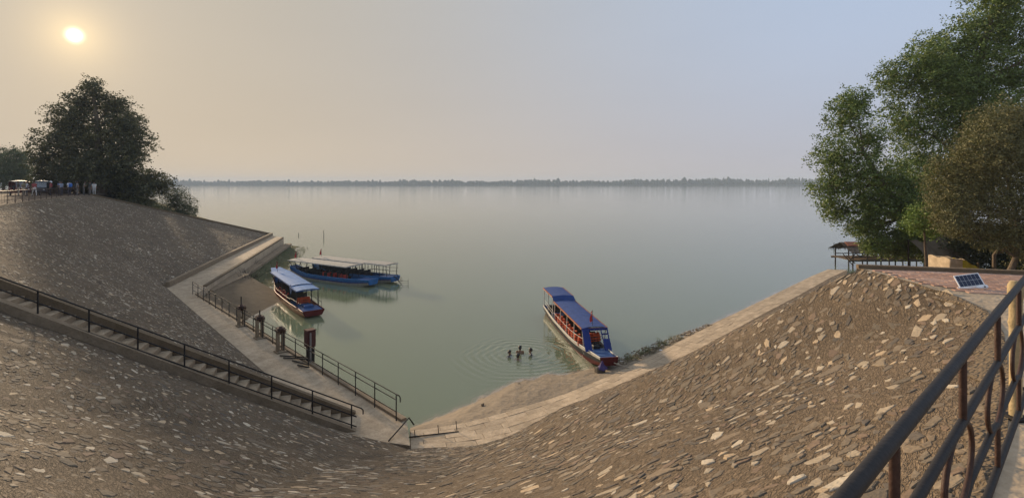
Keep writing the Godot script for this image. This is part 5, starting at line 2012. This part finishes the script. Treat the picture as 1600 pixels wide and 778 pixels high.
# ---------------------------------------------------------------- hammock hut at the water, tarpaulins
func make_hut() -> void:
	var t := thing("hammock_hut", "open bamboo hut on stilts with thatched roof at the water edge", "hut", P(45.2, 0.0, 61.0))
	var x0 := -5.6
	var x1 := 6.0
	for z in [-1.6, 1.6]:
		for k in 8:
			var x := lerpf(x0, x1, k / 7.0)
			rod("stilt", Vector3(x, -0.9, z), Vector3(x + rnd(-0.08, 0.08), 2.1, z), 0.075, M.dark_wood, t, 7)
		rod("beam", Vector3(x0 - 0.5, 0.85, z), Vector3(x1 + 0.3, 0.85, z), 0.08, M.dark_wood, t, 7)
		rod("beam", Vector3(x0 - 0.4, 2.05, z), Vector3(x1 + 0.3, 2.05, z), 0.06, M.dark_wood, t, 7)
		rod("hand_rail", Vector3(x0, 1.3, z), Vector3(x1, 1.28, z), 0.05, M.dark_wood, t, 7)
	for k in 36:
		var s := Soup.new()
		s.slab(Vector3(lerpf(x0 - 0.3, x1 + 0.2, k / 35.0), 0.96, 0), Vector3(0.28, 0.05, 3.7), 0.01)
		part("plank", s, M.wood, t)
	var bench := Soup.new()
	bench.slab(Vector3(0.2, 1.2, 0.9), Vector3(11.0, 0.08, 0.5), 0.02)
	part("bench", bench, M.wood, t)
	var r := Soup.new()
	for side in [1, -1]:
		var rows := []
		for v in 7:
			var row := []
			for k in 41:
				var x := lerpf(x0 - 0.5, x1 + 0.4, k / 40.0)
				var f := v / 6.0
				row.append(Vector3(x, lerpf(1.85, 2.85, f) + rnd(-0.07, 0.07), side * lerpf(2.2, 0.0, f)))
			rows.append(row)
		if side == -1:
			for q in rows:
				q.reverse()
		r.grid(rows)
	part("thatch", r, M.thatch, t)
	var fr := Soup.new()
	for k in 240:
		var x := rnd(x0 - 0.5, x1 + 0.4)
		var sd: float = [-1.0, 1.0][k % 2]
		var a := Vector3(x, 1.98, sd * 2.1)
		fr.tri(fr.add(a + Vector3(-0.05, 0, 0)), fr.add(a + Vector3(0.05, 0, 0)), fr.add(a + Vector3(rnd(-0.1, 0.1), -rnd(0.2, 0.5), sd * rnd(0, 0.15))))
	part("thatch_fringe", fr, M.thatch, t)
	var tl := Soup.new()
	tl.slab(Vector3(-5.2, 2.75, 0.9), Vector3(1.4, 0.08, 0.8), 0.02, Basis(Vector3.RIGHT, 0.5))
	part("ridge_board", tl, M.orange_trim, t)
	for q in [[-5.6, 0.3, -6.8, 1.7], [-6.2, 0.7, -5.2, 1.9], [-6.4, 1.5, -5.4, 0.6], [-7.3, 2.5, -5.5, 2.5]]:
		rod("brace", Vector3(q[0], q[1], 1.7), Vector3(q[2], q[3], 1.7), 0.05, M.dark_wood, t, 6)
	for k in 6:
		var h := thing("hammock", "%s cloth hammock in the stilt hut, counted from its lake end" % ["first", "second", "third", "fourth", "fifth", "sixth"][k], "hammock", P(45.2, 0, 61.0), 0.0, "hammocks in the hut")
		var a := Vector3(lerpf(x0, x1, (k + 0.1) / 6.5), 2.0, 1.5 - (k % 2) * 0.7)
		var s := Soup.new()
		var rows := []
		for v in 5:
			var row := []
			for i in 13:
				var f := i / 12.0
				row.append(a + Vector3(f * 1.75, -0.72 * sin(f * PI) + 0.12 * pow(v / 2.0 - 1.0, 2) * sin(f * PI), -0.28 * sin(f * PI) * (v / 2.0 - 1.0)))
			rows.append(row)
		s.grid(rows)
		part("sling", s, [M.strap, M.hull_dark, M.dark_red][k % 3], h, true)
	person("person in red shirt standing in the stilt hut", P(45.6, 0.985, 60.6), 0.3, Color(0.35, 0.05, 0.04), Color(0.05, 0.06, 0.1), "people at the hut", {"tall": 1.6})
	person("person in orange shirt by the hut bench", P(47.2, 0.985, 60.3), 1.0, Color(0.55, 0.2, 0.1), Color(0.3, 0.27, 0.22), "people at the hut", {"tall": 1.55, "arms": 1})
	person("person in dark clothes seated low in the hut", P(43.4, 0.985, 60.2), -0.6, Color(0.05, 0.05, 0.06), Color(0.04, 0.05, 0.07), "people at the hut", {"squat": 0.35, "arms": 1})
	# covered stall behind the terrace edge
	var st := thing("covered_stall", "stall covered in beige and yellow tarpaulins behind the terrace edge", "stall", P(18.05, 4.1, 21.0))
	for q in [[0, 0], [1.1, 0], [0, -0.9], [1.1, -0.9]]:
		rod("stall_post", Vector3(q[0], -0.2, q[1]), Vector3(q[0], 2.6, q[1]), 0.04, M.wood, st, 6)
	# a sheet thrown over a frame: round three sides and over the top
	var drape := func(xa: float, xb: float, ya: float, yb: float, zf: float, sd: float) -> Soup:
		var s := Soup.new()
		var zb := zf - 1.1
		var rim := []
		for k in 33:
			var f := k / 32.0
			if f < 0.3:
				rim.append(Vector3(xa, ya, lerpf(zb, zf, f / 0.3)))
			elif f < 0.7:
				rim.append(Vector3(lerpf(xa, xb, (f - 0.3) / 0.4), lerpf(ya, yb, (f - 0.3) / 0.4), zf))
			else:
				rim.append(Vector3(xb, yb, lerpf(zf, zb, (f - 0.7) / 0.3)))
		var rows := []
		for v in 10:
			var row := []
			for k in 33:
				var p: Vector3 = rim[k]
				var e := v / 9.0
				p.y = lerpf(p.y + 0.03 * sin(k * 1.1 + sd), 0.0, e)
				var fold := 0.05 * sin(k * 1.7 + sd + e) * e
				row.append(p + Vector3(fold if k < 10 or k > 22 else 0.0, 0, fold if k >= 10 and k <= 22 else 0.0))
			rows.append(row)
		rows.reverse()
		s.grid(rows)
		s.grid([[rim[10], rim[22]], [rim[0], rim[32]]])
		return s
	part("beige_cover", drape.call(-0.15, 0.5, 2.78, 2.72, 0.12, 0.0), M.beige_tarp, st, true)
	part("yellow_cover", drape.call(0.36, 1.15, 2.72, 2.3, 0.2, 2.0), M.yellow_tarp, st, true)
	var gt := thing("grey_tarpaulin", "grey tarpaulin shelter slung from the trees above the yellow cover", "tarpaulin", P(18.9, 4.0, 23.0))
	var gs := Soup.new()
	var gr := []
	for v in 9:
		var row := []
		for k in 17:
			var f := k / 16.0
			var e := v / 8.0
			row.append(Vector3(lerpf(-0.7, 1.2, f) + e * 0.3, lerpf(2.7, 3.35, e) - 0.25 * sin(f * PI) + 0.05 * sin(f * 21 + v * 0.4) + 0.35 * f * e, lerpf(0.6, -0.9, e)))
		gr.append(row)
	gs.grid(gr)
	part("sheet", gs, M.grey_tarp, gt, true)
	for q in [[-0.66, 0.55, 2.68], [1.22, 0.55, 2.7], [-0.4, -0.85, 3.3], [1.45, -0.85, 3.6]]:
		rod("pole", Vector3(q[0], -0.3, q[1]), Vector3(q[0], q[2], q[1]), 0.035, M.dark_wood, gt, 6)

# ---------------------------------------------------------------- brick terrace and what lies on it
func make_plaza_things() -> void:
	var base := Soup.new()
	var poly := [[6.62, 7.45], [7.2, 7.12], [12.0, 6.3], [12.6, 7.72], [8.9, 8.68], [6.58, 9.3], [6.52, 8.0]]
	flat(poly, CREST + 0.004, base)
	var terrace := struct("brick_terrace", base, M.dark_concrete)
	var pg := PackedVector2Array()
	for q in poly:
		pg.append(Vector2(q[0], q[1]))
	var ax := Vector2(0.966, -0.259)
	var ay := Vector2(0.259, 0.966)
	var mesh_of := []
	for k in 3:
		var s := Soup.new()
		s.slab(Vector3.ZERO, Vector3(0.216, 0.05, 0.104), 0.006)
		mesh_of.append(s.mesh())
	var n := 0
	var rest := Soup.new()
	for r in range(-12, 40):
		for k in range(-4, 34):
			var c := Vector2(5.6, 8.0) + ax * (k * 0.224 + (r % 2) * 0.112) + ay * (r * 0.112 - 1.3)
			if not Geometry2D.is_point_in_polygon(c, pg):
				continue
			var b := Basis(Vector3.UP, -atan2(ax.y, ax.x) * -1.0)
			b = Basis(Vector3(ax.x, 0, -ax.y), Vector3.UP, Vector3(-ay.x, 0, ay.y)).orthonormalized()
			var at := P(c.x, CREST - 0.012 + rnd(-0.002, 0.003), c.y)
			if n < 299 and c.x < c.y * 1.06 + 0.1:
				var o := put("brick", mesh_of[n % 3], M.bricks[rng.randi() % 4], terrace)
				o.transform = Transform3D(b, at)
				n += 1
			else:
				rest.slab(at, Vector3(0.216, 0.05, 0.104), 0.006, b)
	part("farther_bricks", rest, M.bricks[1], terrace).set_meta("kind", "stuff")
	var kb := thing("terrace_kerb", "low dark concrete kerb along the far edge of the brick terrace", "kerb")
	var ks := Soup.new()
	ks.beam(P(6.42, CREST + 0.03, 9.5), P(8.9, CREST + 0.03, 8.84), 0.12, 0.08)
	ks.beam(P(8.9, CREST + 0.03, 8.84), P(21.0, CREST + 0.03, 5.66), 0.12, 0.08)
	part("kerb_stone", ks, M.dark_concrete, kb)
	# solar lamp lying on the terrace
	var so := thing("solar_lamp", "solar street lamp with tilted panel lying on the brick terrace", "solar panel", P(6.86, CREST + 0.016, 7.62), 0.0)
	so.scale = Vector3.ONE * 0.86
	var tilt := Basis(Vector3.UP, -0.35) * Basis(Vector3.FORWARD, -0.22) * Basis(Vector3.RIGHT, 0.92)
	var c0 := Vector3(0.0, 0.125, -0.06)
	var pn := Soup.new()
	pn.slab(c0, Vector3(0.36, 0.018, 0.24), 0.004, tilt)
	var panel := part("panel", pn, M.panel_white, so)
	for i in 6:
		for j in 2:
			var ce := Soup.new()
			ce.box(c0 + tilt * Vector3(-0.1375 + i * 0.055, 0.011, -0.053 + j * 0.106), Vector3(0.05, 0.004, 0.1), tilt)
			part("cell", ce, M.cell, panel)
	var lh := Soup.new()
	lh.tube([Vector3(0.02, 0.03, 0.06), Vector3(0.07, 0.035, 0.06), Vector3(0.15, 0.04, 0.05), Vector3(0.2, 0.04, 0.05), Vector3(0.225, 0.035, 0.05)], [0.015, 0.028, 0.038, 0.036, 0.015], 10)
	part("lamp_head", lh, M.panel_white, so, true)
	var cp := Soup.new()
	cp.box(Vector3(0.14, 0.05, 0.089), Vector3(0.02, 0.02, 0.012))
	part("sensor", cp, M.black, so)
	var am := Soup.new()
	am.tube([Vector3(-0.25, 0.012, 0.0), Vector3(-0.1, 0.016, 0.04), Vector3(0.03, 0.03, 0.06)], [0.011], 8)
	part("arm", am, M.panel_white, so, true)
	rod("prop", Vector3(0.0, 0.0, -0.12), c0 + tilt * Vector3(0, -0.01, -0.05), 0.008, M.metal, so, 6)

# ---------------------------------------------------------------- small things
func make_small_things() -> void:
	for q in [[-33.7, 91.4, 1.5, 0.18, "thin crooked stake standing alone in the lake"], [-40.0, 95.8, 0.55, 0.05, "short stake in the lake off the walkway end"], [48.7, 77.3, 0.9, 0.05, "thin stake in the lake near the stilt hut"]]:
		var t := thing("water_stake", q[4], "stake", P(q[0], 0, q[1]), 0.0, "stakes in the lake")
		var s := Soup.new()
		s.tube([Vector3(0, -0.6, 0), Vector3(q[3] * 0.3, q[2] * 0.5, 0), Vector3(q[3] * -0.4, q[2] * 0.8, 0), Vector3(q[3], q[2], 0)], [0.06, 0.05, 0.04, 0.02], 6)
		part("stake", s, M.dark_wood, t, true)
	# fish trap of thin rods beside the caged boat
	var f := thing("fish_trap", "wire frame of a fish trap in the water beside the blue boats", "fish trap", P(-10.9, 0, 50.2))
	for q in [[-0.5, 0.1, -0.5, 0.55], [0.7, 0.1, 0.7, 0.55]]:
		rod("stake", Vector3(q[0], -0.7, 0), Vector3(q[2], q[3], 0), 0.014, M.iron, f, 5)
	rod("cross_bar", Vector3(-1.4, 0.35, 0), Vector3(0.75, 0.3, 0), 0.012, M.iron, f, 5)
	rod("cross_bar", Vector3(-0.5, 0.12, 0), Vector3(0.75, 0.12, 0), 0.012, M.iron, f, 5)
	# rubble and weeds between path and water, right of the boat
	var s2 := Soup.new()
	var g := RandomNumberGenerator.new()
	g.seed = 12
	for k in 420:
		var u := pow(g.randf(), 1.3)
		var a := P(6.0, 0.42, 26.9).lerp(P(13.6, 0.36, 34.5), u)
		var out := Vector3(-0.7, 0, -0.7)
		var w := g.randf_range(0.0, 1.0) * lerpf(1.6, 0.6, u)
		var p := a + out * w
		p.y = 0.40 - w * 0.21
		var sh := stone_shape(k % 14)
		var r := g.randf_range(0.02, 0.075)
		var b := Basis(Vector3.UP, g.randf() * TAU)
		s2.tint = STONE_TONES[[0, 1, 3, 4, 5][g.randi() % 5]]
		var first := s2.v.size()
		for q in sh[1]:
			s2.add(p + b * Vector3(q.x * r * 1.4, q.y * r * 0.5, q.z * r))
		var fs := stone_faces(sh[0])
		for j in range(0, fs.size(), 3):
			s2.tri(first + fs[j], first + fs[j + 1], first + fs[j + 2])
	var o := part("shore_rubble", s2, M.stones, self)
	tag(o, "strip of small rubble between the path and the water", "rubble")
	o.set_meta("kind", "stuff")
	var clumps := []
	for k in 90:
		var u := pow(g.randf(), 1.2)
		var a := P(6.3, 0.36, 27.6).lerp(P(10.6, 0.33, 32.0), u) + Vector3(g.randf_range(-0.5, 0.4), 0, g.randf_range(-0.4, 0.4))
		a.y = 0.28
		clumps.append([a, g.randf_range(0.3, 0.7)])
	grass("path_weeds", "straggly weeds on the rubble beside the path", clumps)
	# dry shrubs against the walkway wall
	for q in [[-29.6, 58.5, "leafless dry shrub against the far walkway wall"], [-26.2, 50.8, "leafless dry shrub on the mud beyond the ramp"], [-25.0, 48.4, "leafless dry shrub nearest the ramp"]]:
		var t := thing("dry_shrub", q[2], "shrub", P(q[0], 0.4, q[1]), 0.0, "dry shrubs on the mud")
		var s := Soup.new()
		for k in 34:
			var d := Vector3(g.randfn() * 0.6, g.randf_range(0.5, 1.4), g.randfn() * 0.6)
			var a := Vector3(g.randfn() * 0.2, -0.2, g.randfn() * 0.2)
			s.tube([a, a + d * 0.5 + Vector3(g.randfn(), 0, g.randfn()) * 0.08, a + d], [0.022, 0.014, 0.006], 4)
		part("twigs", s, M.dark_wood, t)
	# scraps on the beach and the path
	var spots := [[6.15, 24.9, 0.5, "white scrap of litter on the path by the beached boat", true], [0.35, 24.95, 0.12, "dark driftwood scrap at the waterline", false], [-1.25, 21.9, 0.45, "small dark lump on the sand", false], [8.55, 29.3, 0.35, "white scrap among the weeds by the path", true], [5.55, 24.2, 0.62, "broken concrete piece on the path edge", false]]
	for q in spots:
		var t := thing("beach_scrap", q[3], "litter", P(q[0], q[2], q[1]), g.randf() * 3.0)
		var s := Soup.new()
		var sh := stone_shape(g.randi() % 14)
		for p in sh[1]:
			s.add(Vector3(p.x * 0.14, p.y * 0.05, p.z * 0.08))
		var fs := stone_faces(sh[0])
		for j in range(0, fs.size(), 3):
			s.tri(fs[j], fs[j + 1], fs[j + 2])
		part("scrap", s, M.panel_white if q[4] else M.dark_wood, t)
	# a few pebbles by the railing
	for q in [[2.63, 2.9, "round pale pebble beside the railing foot"], [2.78, 2.92, "white snail shell on the pavement by the railing"]]:
		var t := thing("pebble", q[2], "pebble", P(q[0], CREST + 0.01, q[1]))
		var s := Soup.new()
		s.tube([Vector3(-0.014, 0.006, 0), Vector3(-0.008, 0.008, 0), Vector3(0.004, 0.01, 0), Vector3(0.014, 0.006, 0)], [0.003, 0.012, 0.013, 0.003], 8)
		part("shell", s, M.panel_white, t, true)
